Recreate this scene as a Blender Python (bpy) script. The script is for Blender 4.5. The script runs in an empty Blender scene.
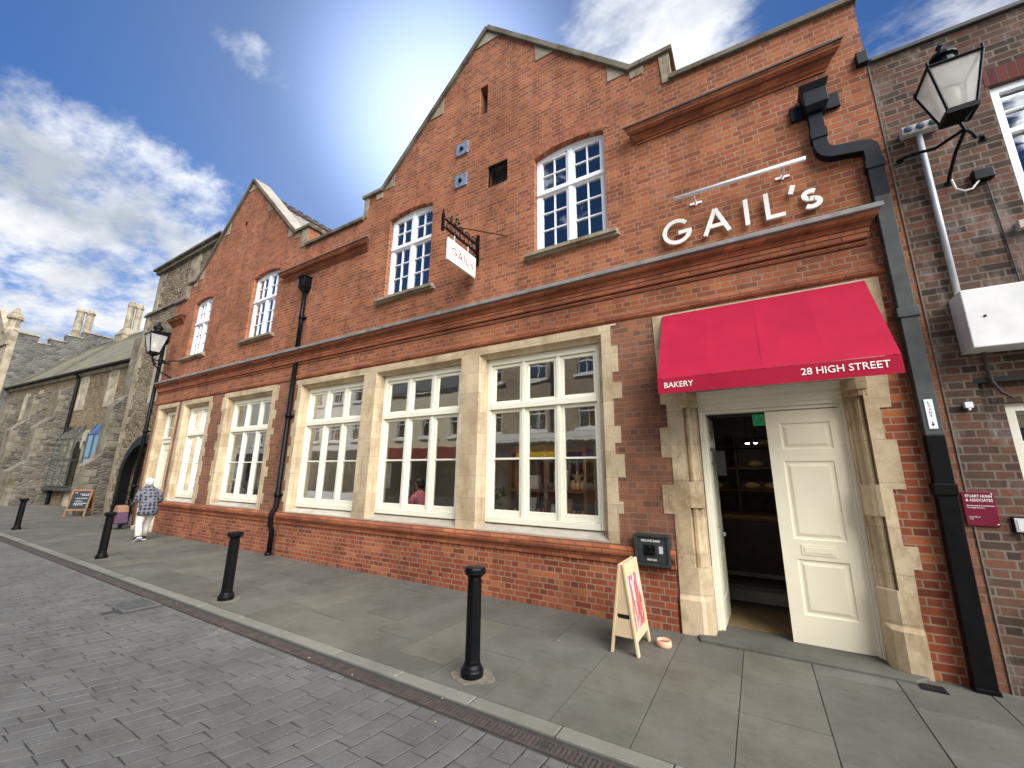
import bpy, bmesh, math, random
from mathutils import Vector, Matrix
from mathutils.geometry import tessellate_polygon
random.seed(7)
R = math.radians
PI = math.pi
scn = bpy.context.scene
COL = scn.collection
WM = {}                                    # world matrix of each parent

# ------------------------------------------------------------------ helpers
class MB:
    def __init__(s): s.v = []; s.f = []; s.c = None
    def add(s, vs, fs):
        n = len(s.v); s.v += [tuple(p) for p in vs]; s.f += [tuple(i+n for i in f) for f in fs]; return s
    def box(s, x0, x1, y0, y1, z0, z1):
        return s.add([(x0,y0,z0),(x1,y0,z0),(x1,y1,z0),(x0,y1,z0),(x0,y0,z1),(x1,y0,z1),(x1,y1,z1),(x0,y1,z1)],
              [(3,2,1,0),(4,5,6,7),(0,1,5,4),(1,2,6,5),(2,3,7,6),(3,0,4,7)])
    def hexa(s, a, b):                     # two loops of equal length joined
        n = len(a)
        return s.add(list(a)+list(b), [tuple(range(n))[::-1], tuple(range(n,2*n))]+[(i,(i+1)%n,n+(i+1)%n,n+i) for i in range(n)])
    def prism(s, outer, holes, d0, d1, plane='xz'):
        mp = {'xz':lambda p,d:(p[0],d,p[1]), 'xy':lambda p,d:(p[0],p[1],d), 'yz':lambda p,d:(d,p[0],p[1])}[plane]
        loops = [outer]+list(holes)
        tri = tessellate_polygon([[Vector((p[0],p[1],0)) for p in l] for l in loops])
        flat = [p for l in loops for p in l]; n = len(flat)
        vs = [mp(p,d0) for p in flat]+[mp(p,d1) for p in flat]
        fs = [t for t in tri]+[tuple(i+n for i in t) for t in tri]
        k = 0
        for l in loops:
            m = len(l); fs += [(k+i,k+(i+1)%m,n+k+(i+1)%m,n+k+i) for i in range(m)]; k += m
        return s.add(vs, fs)
    def tube(s, pts, r, n=8):
        pts = [Vector(p) for p in pts]; rs = r if isinstance(r,(list,tuple)) else [r]*len(pts)
        rings = []; up0 = None
        for i,p in enumerate(pts):
            t = (pts[min(i+1,len(pts)-1)]-pts[max(i-1,0)]).normalized()
            u = Vector((0,0,1)) if abs(t.z)<.9 else Vector((1,0,0))
            a = t.cross(u).normalized(); b = t.cross(a)
            if up0 is not None:
                a = (up0-t*up0.dot(t)).normalized(); b = t.cross(a)
            up0 = a
            rings.append([p+(a*math.cos(2*PI*k/n)+b*math.sin(2*PI*k/n))*rs[i] for k in range(n)])
        vs = [q for r_ in rings for q in r_]; fs = []
        for i in range(len(rings)-1):
            fs += [(i*n+k,i*n+(k+1)%n,(i+1)*n+(k+1)%n,(i+1)*n+k) for k in range(n)]
        fs += [tuple(range(n))[::-1], tuple(range((len(rings)-1)*n,len(rings)*n))]
        return s.add(vs, fs)
    def lathe(s, prof, cx=0, cy=0, n=24, rot=0):
        vs = []; fs = []; m = len(prof)
        for r,z in prof:
            vs += [(cx+r*math.cos(rot+2*PI*k/n), cy+r*math.sin(rot+2*PI*k/n), z) for k in range(n)]
        for i in range(m-1): fs += [(i*n+k,i*n+(k+1)%n,(i+1)*n+(k+1)%n,(i+1)*n+k) for k in range(n)]
        fs += [tuple(range(n))[::-1], tuple(range((m-1)*n,m*n))]
        return s.add(vs, fs)
    def profx(s, prof, x0, x1, m0=0, m1=0, yref=None):   # (y,z) profile along x; m = mitre slope at ends
        yr = yref if yref is not None else 0
        a = [(x0+m0*(y-yr),y,z) for y,z in prof]; b = [(x1+m1*(y-yr),y,z) for y,z in prof]
        return s.hexa(a, b)
    def ell(s, c, r, n=12, m=8):
        pr = []
        for i in range(m+1):
            t = -PI/2+PI*i/m; pr.append((max(math.cos(t),.02),math.sin(t)))
        q = MB().lathe(pr,0,0,n)
        return s.add([(c[0]+v[0]*r[0],c[1]+v[1]*r[1],c[2]+v[2]*r[2]) for v in q.v], q.f)
    def xf(s, M): s.v = [tuple(M@Vector(p)) for p in s.v]; return s
    def build(s, name, mat, parent=None, smooth=False, bevel=0, local=False):
        me = bpy.data.meshes.new(name); me.from_pydata(s.v, [], s.f); me.update()
        bm = bmesh.new(); bm.from_mesh(me)
        bmesh.ops.recalc_face_normals(bm, faces=bm.faces); bm.to_mesh(me); bm.free()
        if smooth: me.polygons.foreach_set('use_smooth', [True]*len(me.polygons))
        me.materials.append(mat)
        o = bpy.data.objects.new(name, me); COL.objects.link(o)
        if bevel:
            md = o.modifiers.new('bevel','BEVEL'); md.width = bevel; md.segments = 2; md.limit_method = 'ANGLE'; md.angle_limit = R(40)
        if parent is not None:
            o.parent = parent
            if not local: o.matrix_parent_inverse = WM.get(parent, Matrix()).inverted()
        return o

def tag(o, label=None, cat=None, group=None, kind=None):
    if label: o['label'] = label
    if cat: o['category'] = cat
    if group: o['group'] = group
    if kind: o['kind'] = kind
    return o
def thing(name, label, cat, loc=(0,0,0), rz=0, group=None):
    o = bpy.data.objects.new(name, None); COL.objects.link(o); o.empty_display_size = .2
    o.location = loc; o.rotation_euler = (0,0,rz)
    WM[o] = Matrix.Translation(loc)@Matrix.Rotation(rz,4,'Z')
    return tag(o, label, cat, group)
def dup(o, loc, label, parent=None):
    c = o.copy(); COL.objects.link(c)
    if parent is None: c.location = loc; c['label'] = label
    else:
        c.parent = parent; c.matrix_parent_inverse = o.matrix_parent_inverse
    for ch in list(o.children): dup(ch, None, None, c)
    return c

# ------------------------------------------------------------------ materials
def nmat(name):
    m = bpy.data.materials.new(name); m.use_nodes = True
    nt = m.node_tree; return m, nt, nt.nodes['Principled BSDF']
def N(nt, t, **kw):
    n = nt.nodes.new('ShaderNode'+t)
    for k,v in kw.items():
        if k in n.inputs: n.inputs[k].default_value = v
        else: setattr(n, k, v)
    return n
def L(nt, a, b): nt.links.new(a, b)
def math_(nt, op, a, b=None, c=None):
    n = N(nt,'Math', operation=op)
    for i,x in enumerate((a,b,c)):
        if x is None: continue
        if isinstance(x,(int,float)): n.inputs[i].default_value = x
        else: L(nt, x, n.inputs[i])
    return n.outputs[0]
def mixc(nt, f, a, b, mode='MIX'):
    n = N(nt,'Mix', data_type='RGBA', blend_type=mode)
    for sock,x in ((n.inputs[0],f),(n.inputs[6],a),(n.inputs[7],b)):
        if isinstance(x,(int,float)): sock.default_value = x
        elif isinstance(x,tuple): sock.default_value = (*x[:3],1)
        else: L(nt, x, sock)
    return n.outputs[2]
def ramp(nt, f, stops):
    n = N(nt,'ValToRGB'); L(nt, f, n.inputs[0]); e = n.color_ramp.elements
    while len(e) < len(stops): e.new(.5)
    for i,(p,c) in enumerate(stops):
        e[i].position = p; e[i].color = (*c,1) if isinstance(c,tuple) else (c,c,c,1)
    return n.outputs[0]
def objco(nt): return N(nt,'TexCoord').outputs['Object']
def noise(nt, co, scale, detail=4, rough=.55, sc=None):
    if sc:
        mp = N(nt,'Mapping'); L(nt, co, mp.inputs[0]); mp.inputs['Scale'].default_value = sc; co = mp.outputs[0]
    n = N(nt,'TexNoise'); n.inputs['Scale'].default_value = scale; n.inputs['Detail'].default_value = detail; n.inputs['Roughness'].default_value = rough
    L(nt, co, n.inputs['Vector']); return n.outputs['Fac']
def bump(nt, h, bs, strength=.4, dist=.01):
    b = N(nt,'Bump'); b.inputs['Strength'].default_value = strength; b.inputs['Distance'].default_value = dist
    L(nt, h, b.inputs['Height']); L(nt, b.outputs[0], bs.inputs['Normal'])
def plain(name, c, rough=.5, var=.12, scale=6, metal=0, bumps=0, spec=None, coat=0):
    m, nt, bs = nmat(name); co = objco(nt)
    f = noise(nt, co, scale, 5)
    d = tuple(x*(1-var) for x in c); l = tuple(min(1,x*(1+var)) for x in c)
    L(nt, ramp(nt, f, [(.3,d),(.7,l)]), bs.inputs['Base Color'])
    bs.inputs['Roughness'].default_value = rough; bs.inputs['Metallic'].default_value = metal
    if spec is not None: bs.inputs['Specular IOR Level'].default_value = spec
    if coat: bs.inputs['Coat Weight'].default_value = coat
    if bumps: bump(nt, noise(nt, co, scale*12, 3), bs, bumps, .003)
    return m
def wallco(nt):                            # (x+y, z) in object space: works on walls of either direction
    sp = N(nt,'SeparateXYZ'); L(nt, objco(nt), sp.inputs[0])
    u = math_(nt,'ADD',sp.outputs[0],sp.outputs[1])
    cb = N(nt,'CombineXYZ'); L(nt,u,cb.inputs[0]); L(nt,sp.outputs[2],cb.inputs[1]); return cb.outputs[0], sp
def brick(name, cols, mortar, bw=.225, bh=.075, ms=.009, off=.5, ofreq=2, squash=.5, sqf=2, dirt=.35, wob=.006, white=0, top_dark=None, bstr=.5):
    m, nt, bs = nmat(name); co, sp = wallco(nt)
    wn = N(nt,'TexNoise'); wn.inputs['Scale'].default_value = 7; L(nt, co, wn.inputs['Vector'])
    w = N(nt,'VectorMath', operation='SCALE'); L(nt, wn.outputs['Color'], w.inputs[0]); w.inputs['Scale'].default_value = wob
    ad = N(nt,'VectorMath', operation='ADD'); L(nt, co, ad.inputs[0]); L(nt, w.outputs[0], ad.inputs[1])
    b = N(nt,'TexBrick', offset=off, offset_frequency=ofreq, squash=squash, squash_frequency=sqf)
    b.inputs['Color1'].default_value = (0,0,0,1); b.inputs['Color2'].default_value = (1,1,1,1); b.inputs['Mortar'].default_value = (.5,.5,.5,1)
    b.inputs['Scale'].default_value = 1; b.inputs['Mortar Size'].default_value = ms; b.inputs['Mortar Smooth'].default_value = .25
    b.inputs['Brick Width'].default_value = bw; b.inputs['Row Height'].default_value = bh; b.inputs['Bias'].default_value = 0
    L(nt, ad.outputs[0], b.inputs['Vector'])
    n = len(cols)
    c = ramp(nt, b.outputs['Color'], [(i/(n-1)*.9+.05, cols[i]) for i in range(n)])
    fine = noise(nt, co, 45, 4, .7)
    c = mixc(nt, .55, c, ramp(nt, fine, [(.25,.55),(.75,1.0)]), 'MULTIPLY')
    mo = mixc(nt, noise(nt, co, 3.1, 4), tuple(x*.55 for x in mortar), tuple(min(1,x*1.25) for x in mortar))
    c = mixc(nt, b.outputs['Fac'], c, mo)
    big = noise(nt, co, .9, 6, .65)
    c = mixc(nt, dirt, c, ramp(nt, big, [(.33,(.42,.38,.36)),(.6,(1,1,1))]), 'MULTIPLY')
    stk = noise(nt, co, 1.3, 7, .7, (2.6,.45,1))
    c = mixc(nt, dirt*.55, c, ramp(nt, stk, [(.36,(.34,.31,.3)),(.5,(1,1,1))]), 'MULTIPLY')
    if white:
        wf = noise(nt, co, 1.6, 7, .7, (1.6,.7,1))
        c = mixc(nt, math_(nt,'MULTIPLY',ramp(nt, wf, [(.52,0.0),(.72,1.0)]),white), c, (.42,.37,.33))
    L(nt, c, bs.inputs['Base Color']); bs.inputs['Roughness'].default_value = .88; bs.inputs['Specular IOR Level'].default_value = .25
    h = math_(nt,'SUBTRACT', math_(nt,'MULTIPLY',fine,.35), b.outputs['Fac'])
    bump(nt, h, bs, bstr, .008)
    return m
def stone(name, c, jc=.7, bw=.55, bh=.3, stain=.5, ms=.004, rough=.85):
    m, nt, bs = nmat(name); co, sp = wallco(nt)
    b = N(nt,'TexBrick', offset=.37, offset_frequency=2, squash=.7, squash_frequency=3)
    b.inputs['Color1'].default_value = (0,0,0,1); b.inputs['Color2'].default_value = (1,1,1,1); b.inputs['Mortar'].default_value = (.5,.5,.5,1)
    b.inputs['Scale'].default_value = 1; b.inputs['Mortar Size'].default_value = ms; b.inputs['Brick Width'].default_value = bw; b.inputs['Row Height'].default_value = bh
    L(nt, co, b.inputs['Vector'])
    k = ramp(nt, b.outputs['Color'], [(0,(c[0]*.80,c[1]*.77,c[2]*.72)),(.35,tuple(x*.95 for x in c)),(.7,c),(1,tuple(min(1,x*1.14) for x in c))])
    n1 = noise(nt, objco(nt), 2.3, 7, .68); n2 = noise(nt, objco(nt), 26, 5, .7)
    k = mixc(nt, stain, k, ramp(nt, n1, [(.32,(.5,.42,.3)),(.55,(1,.98,.94))]), 'MULTIPLY')
    k = mixc(nt, .5, k, ramp(nt, n2, [(.3,.72),(.7,1.0)]), 'MULTIPLY')
    k = mixc(nt, math_(nt,'MULTIPLY',b.outputs['Fac'],.55), k, tuple(x*jc*.6 for x in c))
    n3 = noise(nt, objco(nt), 1.1, 8, .75, (2.2,2.2,.8))
    k = mixc(nt, stain*.7, k, ramp(nt, n3, [(.38,(.42,.33,.22)),(.5,(1,1,1))]), 'MULTIPLY')
    L(nt, k, bs.inputs['Base Color']); bs.inputs['Roughness'].default_value = rough; bs.inputs['Specular IOR Level'].default_value = .3
    bump(nt, math_(nt,'SUBTRACT',math_(nt,'MULTIPLY',n2,.4),b.outputs['Fac']), bs, .35, .006)
    return m
def rubble(name, cols, mortar, sc=(3.2,5.5), mw=.07, dirt=.4):
    m, nt, bs = nmat(name); co, sp = wallco(nt)
    mp = N(nt,'Mapping'); mp.inputs['Scale'].default_value = (sc[0],sc[1],1); L(nt, co, mp.inputs[0])
    v = N(nt,'TexVoronoi', feature='F1', voronoi_dimensions='2D'); v.inputs['Scale'].default_value = 1; L(nt, mp.outputs[0], v.inputs['Vector'])
    e = N(nt,'TexVoronoi', feature='DISTANCE_TO_EDGE', voronoi_dimensions='2D'); e.inputs['Scale'].default_value = 1; L(nt, mp.outputs[0], e.inputs['Vector'])
    sc_ = N(nt,'SeparateColor'); L(nt, v.outputs['Color'], sc_.inputs[0])
    n = len(cols); c = ramp(nt, sc_.outputs[0], [(i/(n-1), cols[i]) for i in range(n)])
    fine = noise(nt, co, 22, 5, .7)
    c = mixc(nt, .6, c, ramp(nt, fine, [(.28,.5),(.7,1.0)]), 'MULTIPLY')
    ed = ramp(nt, e.outputs['Distance'], [(0,1.0),(mw,0.0)])
    c = mixc(nt, ed, c, mortar)
    c = mixc(nt, dirt, c, ramp(nt, noise(nt, co, .7, 6, .65), [(.33,(.45,.42,.38)),(.6,(1,1,1))]), 'MULTIPLY')
    L(nt, c, bs.inputs['Base Color']); bs.inputs['Roughness'].default_value = .92; bs.inputs['Specular IOR Level'].default_value = .2
    bump(nt, math_(nt,'ADD',math_(nt,'MULTIPLY',fine,.4),ramp(nt,e.outputs['Distance'],[(0,0.0),(.25,1.0)])), bs, .8, .03)
    return m
def tiles(name, c1, c2, bw=.2, bh=.14, moss=None):
    m, nt, bs = nmat(name); 
    sp = N(nt,'SeparateXYZ'); L(nt, objco(nt), sp.inputs[0])
    cb = N(nt,'CombineXYZ'); L(nt,math_(nt,'ADD',sp.outputs[0],math_(nt,'MULTIPLY',sp.outputs[1],.35)),cb.inputs[0]); L(nt,math_(nt,'MULTIPLY',sp.outputs[2],1.2),cb.inputs[1]); co = cb.outputs[0]
    b = N(nt,'TexBrick'); b.inputs['Color1'].default_value = (*c1,1); b.inputs['Color2'].default_value = (*c2,1); b.inputs['Mortar'].default_value = (c1[0]*.25,c1[1]*.25,c1[2]*.25,1)
    b.inputs['Scale'].default_value = 1; b.inputs['Mortar Size'].default_value = .012; b.inputs['Brick Width'].default_value = bw; b.inputs['Row Height'].default_value = bh
    L(nt, co, b.inputs['Vector']); c = b.outputs['Color']
    if moss: c = mixc(nt, ramp(nt, noise(nt, co, .8, 6, .7), [(.42,0.0),(.62,.85)]), c, moss)
    c = mixc(nt, .6, c, ramp(nt, noise(nt, co, 5, 6, .7), [(.3,.5),(.7,1.0)]), 'MULTIPLY')
    L(nt, c, bs.inputs['Base Color']); bs.inputs['Roughness'].default_value = .9; bump(nt, math_(nt,'SUBTRACT',1.0,b.outputs['Fac']), bs, .7, .02)
    return m
def attrmat(name, cols, rough=.8, fine=60, stain=.4, b=.3, speck=0, spec=.2):
    m, nt, bs = nmat(name); co = objco(nt)
    at = N(nt,'Attribute', attribute_name='tint'); n = len(cols)
    c = ramp(nt, at.outputs['Fac'], [(i/(n-1), cols[i]) for i in range(n)])
    f = noise(nt, co, fine, 4, .7)
    c = mixc(nt, .6, c, ramp(nt, f, [(.28,.6),(.72,1.0)]), 'MULTIPLY')
    c = mixc(nt, stain, c, ramp(nt, noise(nt, co, 1.7, 7, .68), [(.36,(.55,.52,.47)),(.58,(1,1,1))]), 'MULTIPLY')
    c = mixc(nt, stain*.8, c, ramp(nt, noise(nt, co, 7, 5, .7), [(.3,(.66,.64,.6)),(.5,(1,1,1))]), 'MULTIPLY')
    vo = N(nt,'TexVoronoi', feature='F1'); vo.inputs['Scale'].default_value = 5.5; L(nt, co, vo.inputs['Vector'])
    c = mixc(nt, ramp(nt, vo.outputs['Distance'], [(.05,.55),(.085,0.0)]), c, (.05,.048,.043))
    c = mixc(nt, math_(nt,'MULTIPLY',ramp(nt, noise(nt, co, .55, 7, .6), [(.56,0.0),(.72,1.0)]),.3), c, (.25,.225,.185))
    if speck: c = mixc(nt, math_(nt,'MULTIPLY',ramp(nt, noise(nt, co, 90, 2), [(.66,0.0),(.7,1.0)]),speck), c, (.5,.5,.47))
    L(nt, c, bs.inputs['Base Color'])
    L(nt, ramp(nt, noise(nt, co, 2.5, 4), [(.3,rough-.15),(.7,min(1,rough+.1))]), bs.inputs['Roughness']); bs.inputs['Specular IOR Level'].default_value = spec
    bump(nt, f, bs, b, .004)
    return m
def glassmat(name, tint=(.85,.9,.88), mul=1.5, add=.03):
    m, nt, bs = nmat(name); nt.nodes.remove(bs); out = nt.nodes['Material Output']
    t = N(nt,'BsdfTransparent'); t.inputs[0].default_value = (*tint,1)
    g = N(nt,'BsdfGlossy'); g.inputs['Roughness'].default_value = .01; g.inputs['Color'].default_value = (.95,.97,.97,1)
    nn = N(nt,'TexNoise'); nn.inputs['Scale'].default_value = 1.7; L(nt, objco(nt), nn.inputs['Vector'])
    bp = N(nt,'Bump'); bp.inputs['Strength'].default_value = .035; bp.inputs['Distance'].default_value = .05; L(nt, nn.outputs['Fac'], bp.inputs['Height']); L(nt, bp.outputs[0], g.inputs['Normal'])
    fr = N(nt,'Fresnel'); fr.inputs['IOR'].default_value = 1.52
    fac = math_(nt,'MINIMUM', math_(nt,'ADD', math_(nt,'MULTIPLY',fr.outputs[0],mul), add), 1.0)
    mx = N(nt,'MixShader'); L(nt, fac, mx.inputs[0]); L(nt, t.outputs[0], mx.inputs[1]); L(nt, g.outputs[0], mx.inputs[2]); L(nt, mx.outputs[0], out.inputs['Surface'])
    return m
def emit(name, c, s):
    m, nt, bs = nmat(name); bs.inputs['Base Color'].default_value = (*c,1); bs.inputs['Emission Color'].default_value = (*c,1); bs.inputs['Emission Strength'].default_value = s
    return m

M = {}
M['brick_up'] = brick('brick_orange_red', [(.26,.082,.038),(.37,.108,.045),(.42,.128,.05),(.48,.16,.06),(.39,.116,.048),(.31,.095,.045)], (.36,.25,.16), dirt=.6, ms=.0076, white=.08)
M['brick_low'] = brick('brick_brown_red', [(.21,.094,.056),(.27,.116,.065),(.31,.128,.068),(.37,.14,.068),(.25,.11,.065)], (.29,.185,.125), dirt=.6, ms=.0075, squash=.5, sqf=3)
M['brick_plinth'] = brick('brick_plinth_red', [(.23,.06,.032),(.34,.082,.038),(.41,.105,.043),(.31,.085,.045),(.50,.16,.06)], (.38,.265,.165), dirt=.6, ms=.008)
M['brick_dark'] = brick('brick_dark_brown', [(.065,.042,.031),(.115,.067,.044),(.155,.084,.053),(.22,.088,.054),(.10,.063,.045)], (.21,.172,.13), dirt=.7, ms=.009, white=.5)
M['brick_rubbed'] = brick('rubbed_brick', [(.31,.095,.044),(.41,.125,.052),(.50,.16,.062),(.37,.115,.053)], (.14,.08,.055), bw=.225, bh=.055, ms=.006, squash=1, dirt=.6)
M['brick_arch'] = plain('gauged_brick', (.30,.1,.047), .85, .4, 14, bumps=.3)
M['stone'] = stone('limestone_buff', (.58,.455,.29), bw=.6, bh=.34)
M['stone_door'] = stone('limestone_weathered', (.60,.475,.31), bw=.7, bh=.42, stain=.75)
M['sill_stone'] = stone('pale_sill_stone', (.5,.45,.38), bw=1.1, bh=.5, stain=.35)
M['coping'] = stone('coping_stone', (.19,.165,.125), bw=.7, bh=9, stain=.9)
M['lead'] = plain('lead_grey', (.21,.20,.185), .6, .3, 5, bumps=.3)
M['lead_dark'] = plain('blackened_lead', (.05,.047,.045), .7, .4, 7, bumps=.3)
M['joint'] = plain('lime_mortar', (.16,.135,.105), .95, .3, 14, bumps=.4)
M['grate'] = plain('worn_iron', (.13,.127,.12), .6, .3, 14, metal=.3, bumps=.4)
M['cream'] = plain('cream_paint', (.80,.76,.60), .38, .035, 3, bumps=.05)
M['door_paint'] = plain('cream_door_paint', (.82,.75,.55), .38, .05, 2.2, bumps=.06)
M['white'] = plain('white_paint', (.82,.82,.82), .42, .04, 4)
M['white_board'] = plain('white_sign_board', (.66,.63,.56), .5, .03, 4)
M['black'] = plain('black_paint', (.0045,.0045,.005), .38, .4, 8, bumps=.15, spec=.16)
M['navy'] = plain('blue_black_paint', (.006,.008,.013), .45, .3, 8, bumps=.12, spec=.2)
M['pipe_grey'] = plain('worn_grey_green_paint', (.045,.051,.045), .7, .35, 5, bumps=.3)
M['awning'] = plain('crimson_canvas', (.345,.0115,.036), .85, .10, 2.2, bumps=.15, spec=.12)
M['letter'] = plain('ivory_letters', (.85,.82,.72), .4, .02)
M['ink'] = plain('black_ink', (.02,.02,.02), .6, .1)
M['redink'] = plain('red_brown_ink', (.30,.04,.035), .6, .1)
M['glass'] = glassmat('window_glass', (.9,.92,.9), 2.6, .10)
M['glass_up'] = glassmat('old_window_glass', (.6,.64,.66), 2.6, .16)
def frosted():
    m, nt, bs = nmat('frosted_lamp_glass'); nt.nodes.remove(bs); o_ = nt.nodes['Material Output']
    t = N(nt,'BsdfTransparent'); d = N(nt,'BsdfTranslucent'); d.inputs[0].default_value = (.85,.83,.76,1); e = N(nt,'BsdfDiffuse'); e.inputs[0].default_value = (.8,.78,.72,1)
    a = N(nt,'MixShader'); a.inputs[0].default_value = .5; L(nt,d.outputs[0],a.inputs[1]); L(nt,e.outputs[0],a.inputs[2])
    b = N(nt,'MixShader'); f = noise(nt, objco(nt), 6, 4); L(nt, ramp(nt,f,[(.3,.55),(.7,.8)]), b.inputs[0]); L(nt,t.outputs[0],b.inputs[1]); L(nt,a.outputs[0],b.inputs[2]); L(nt,b.outputs[0],o_.inputs['Surface']); return m
M['lamp_glass'] = frosted()
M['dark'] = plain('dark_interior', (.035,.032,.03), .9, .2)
M['spot_dim'] = emit('door_spot_lamp', (1,.9,.7), 60)
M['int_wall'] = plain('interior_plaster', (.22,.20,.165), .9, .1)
M['int_floor'] = plain('brown_mat', (.17,.11,.045), .95, .25, 14, bumps=.4)
M['int_dark_floor'] = plain('dark_floor', (.05,.042,.032), .6, .2)
M['wood_dark'] = plain('dark_wood', (.10,.045,.022), .5, .35, 5)
M['wood_mid'] = plain('brown_wood', (.24,.12,.055), .5, .3, 5)
M['ply'] = plain('birch_ply', (.62,.46,.27), .5, .1, 3)
M['terracotta'] = plain('terracotta', (.58,.33,.2), .8, .12, 8)
M['maroon'] = plain('maroon_plate', (.16,.01,.03), .3, .08, 3)
M['steel'] = plain('galvanised_grey', (.5,.52,.54), .45, .15, 5, metal=.2)
M['boxwhite'] = plain('grimy_white_metal', (.72,.70,.66), .5, .14, 3, bumps=.08)
M['rubble'] = rubble('buff_rubble', [(.10,.08,.055),(.22,.17,.105),(.3,.235,.145),(.17,.135,.09),(.36,.29,.19)], (.27,.215,.145), sc=(4.2,7.5))
M['rubble_dark'] = rubble('dark_rubble', [(.075,.065,.052),(.14,.12,.092),(.19,.162,.122),(.11,.095,.075),(.24,.205,.15)], (.15,.128,.095), sc=(4,8.5), mw=.08)
M['rubble_small'] = rubble('yellow_brickish_rubble', [(.15,.11,.065),(.25,.185,.11),(.31,.235,.145),(.2,.15,.095)], (.24,.185,.12), sc=(5,9), mw=.09)
M['ashlar'] = stone('old_ashlar', (.36,.305,.22), bw=.5, bh=.32, stain=.8)
M['ashlar_pale'] = stone('pale_ashlar', (.43,.375,.28), bw=.5, bh=.32, stain=.5)
M['hallroof'] = tiles('mossy_tiles', (.085,.07,.05), (.13,.105,.075), .3, .2, (.15,.135,.045))
M['rooftile'] = tiles('brown_tiles', (.06,.042,.033), (.09,.066,.05))
M['slate'] = tiles('slate', (.07,.075,.085), (.11,.115,.125), .3, .22)
M['pave'] = attrmat('flagstones', [(.124,.117,.097),(.145,.136,.112),(.166,.151,.12),(.134,.127,.107),(.154,.146,.124)], .72, 70, .5, .25)
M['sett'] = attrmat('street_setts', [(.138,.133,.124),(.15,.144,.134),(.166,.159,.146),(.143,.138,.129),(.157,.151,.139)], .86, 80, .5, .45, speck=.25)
M['kerb'] = attrmat('granite_kerb', [(.19,.18,.148),(.24,.226,.185),(.215,.205,.172)], .75, 150, .35, .3, speck=.3)
M['grout'] = plain('joint_grit', (.036,.034,.03), .95, .3, 30, bumps=.5)
M['channel'] = plain('rusty_iron', (.062,.046,.037), .8, .4, 12, bumps=.5)
M['dirtchan'] = plain('gutter_dirt', (.115,.095,.073), .95, .35, 25, bumps=.6)
M['stain'] = plain('mortar_patch', (.15,.128,.092), .9, .35, 16, bumps=.3)
M['ground'] = plain('distant_ground', (.09,.085,.07), .95, .3, .2)
M['skin'] = plain('skin', (.5,.3,.22), .55, .08, 12)
M['trousers'] = plain('cream_trousers', (.68,.64,.54), .85, .08, 12, bumps=.2)
M['whitehair'] = plain('white_hair', (.72,.68,.63), .8, .18, 40, bumps=.6)
M['pink'] = plain('pink_cloth', (.5,.12,.2), .85, .15, 12)
M['blackhair'] = plain('black_hair', (.012,.01,.01), .6, .3, 40)
M['purple'] = plain('purple_bag', (.085,.038,.07), .7, .2, 10, bumps=.2)
M['orangebag'] = plain('orange_flap', (.27,.13,.075), .7, .2, 10)
M['chalk'] = plain('blackboard', (.018,.02,.024), .6, .3, 6)
M['chalkink'] = plain('chalk_marks', (.6,.6,.58), .9, .2, 60)
M['paper'] = plain('white_paper', (.75,.75,.73), .7, .08, 6)
M['cardboard'] = plain('kraft_paper', (.5,.33,.17), .8, .12, 8)
M['red'] = plain('red_goods', (.5,.02,.02), .5, .2)
M['leaf'] = plain('leaf_green', (.09,.15,.03), .6, .3, 20)
M['bluegrey'] = plain('blue_grey_anchor_paint', (.16,.2,.27), .6, .25, 9)
M['green'] = emit('exit_sign_green', (.02,.22,.08), .25)
M['spot'] = emit('hidden_fill_lamp', (1,.9,.75), 210)  # glow of the added, unseen lamps over the shop windows
M['opp_cream'] = plain('cream_render', (.62,.56,.42), .85, .07, 1)
M['opp_white'] = plain('white_render', (.74,.74,.72), .85, .06, 1)
M['opp_brick'] = brick('gault_brick', [(.32,.27,.19),(.42,.36,.26),(.5,.43,.31)], (.42,.37,.29), dirt=.35)
M['opp_grey'] = plain('grey_render', (.42,.42,.40), .85, .06, 1)
M['fascia_red'] = plain('maroon_fascia', (.2,.02,.025), .4, .05)
M['fascia_navy'] = plain('navy_fascia', (.02,.025,.10), .4, .05)
M['fascia_yellow'] = plain('yellow_panel', (.75,.5,.03), .4, .05)
M['fascia_dark'] = plain('dark_fascia', (.05,.05,.055), .4, .05)
def coat_mat():
    m, nt, bs = nmat('dotted_coat'); co = objco(nt)
    mp = N(nt,'Mapping'); mp.inputs['Scale'].default_value = (11.5,11.5,13); L(nt, co, mp.inputs[0])
    v = N(nt,'TexVoronoi', voronoi_dimensions='3D'); v.inputs['Randomness'].default_value = .35; v.inputs['Scale'].default_value = 1; L(nt, mp.outputs[0], v.inputs['Vector'])
    c = mixc(nt, ramp(nt, v.outputs['Distance'], [(.36,1.0),(.44,0.0)]), (.135,.13,.15), (.016,.016,.022))
    L(nt, c, bs.inputs['Base Color']); bs.inputs['Roughness'].default_value = .9; return m
M['coat'] = coat_mat()
def poster_mat():
    m, nt, bs = nmat('bread_poster'); co = objco(nt)
    n1 = noise(nt, co, 3, 3, .6, (3,4.5,.9))
    c = ramp(nt, n1, [(.3,(.7,.62,.66)),(.42,(.6,.5,.55)),(.47,(.4,.05,.05)),(.55,(.5,.16,.09)),(.64,(.55,.3,.18)),(.68,(.7,.62,.68))])
    L(nt, c, bs.inputs['Base Color']); bs.inputs['Roughness'].default_value = .3; return m
M['poster'] = poster_mat()

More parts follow.
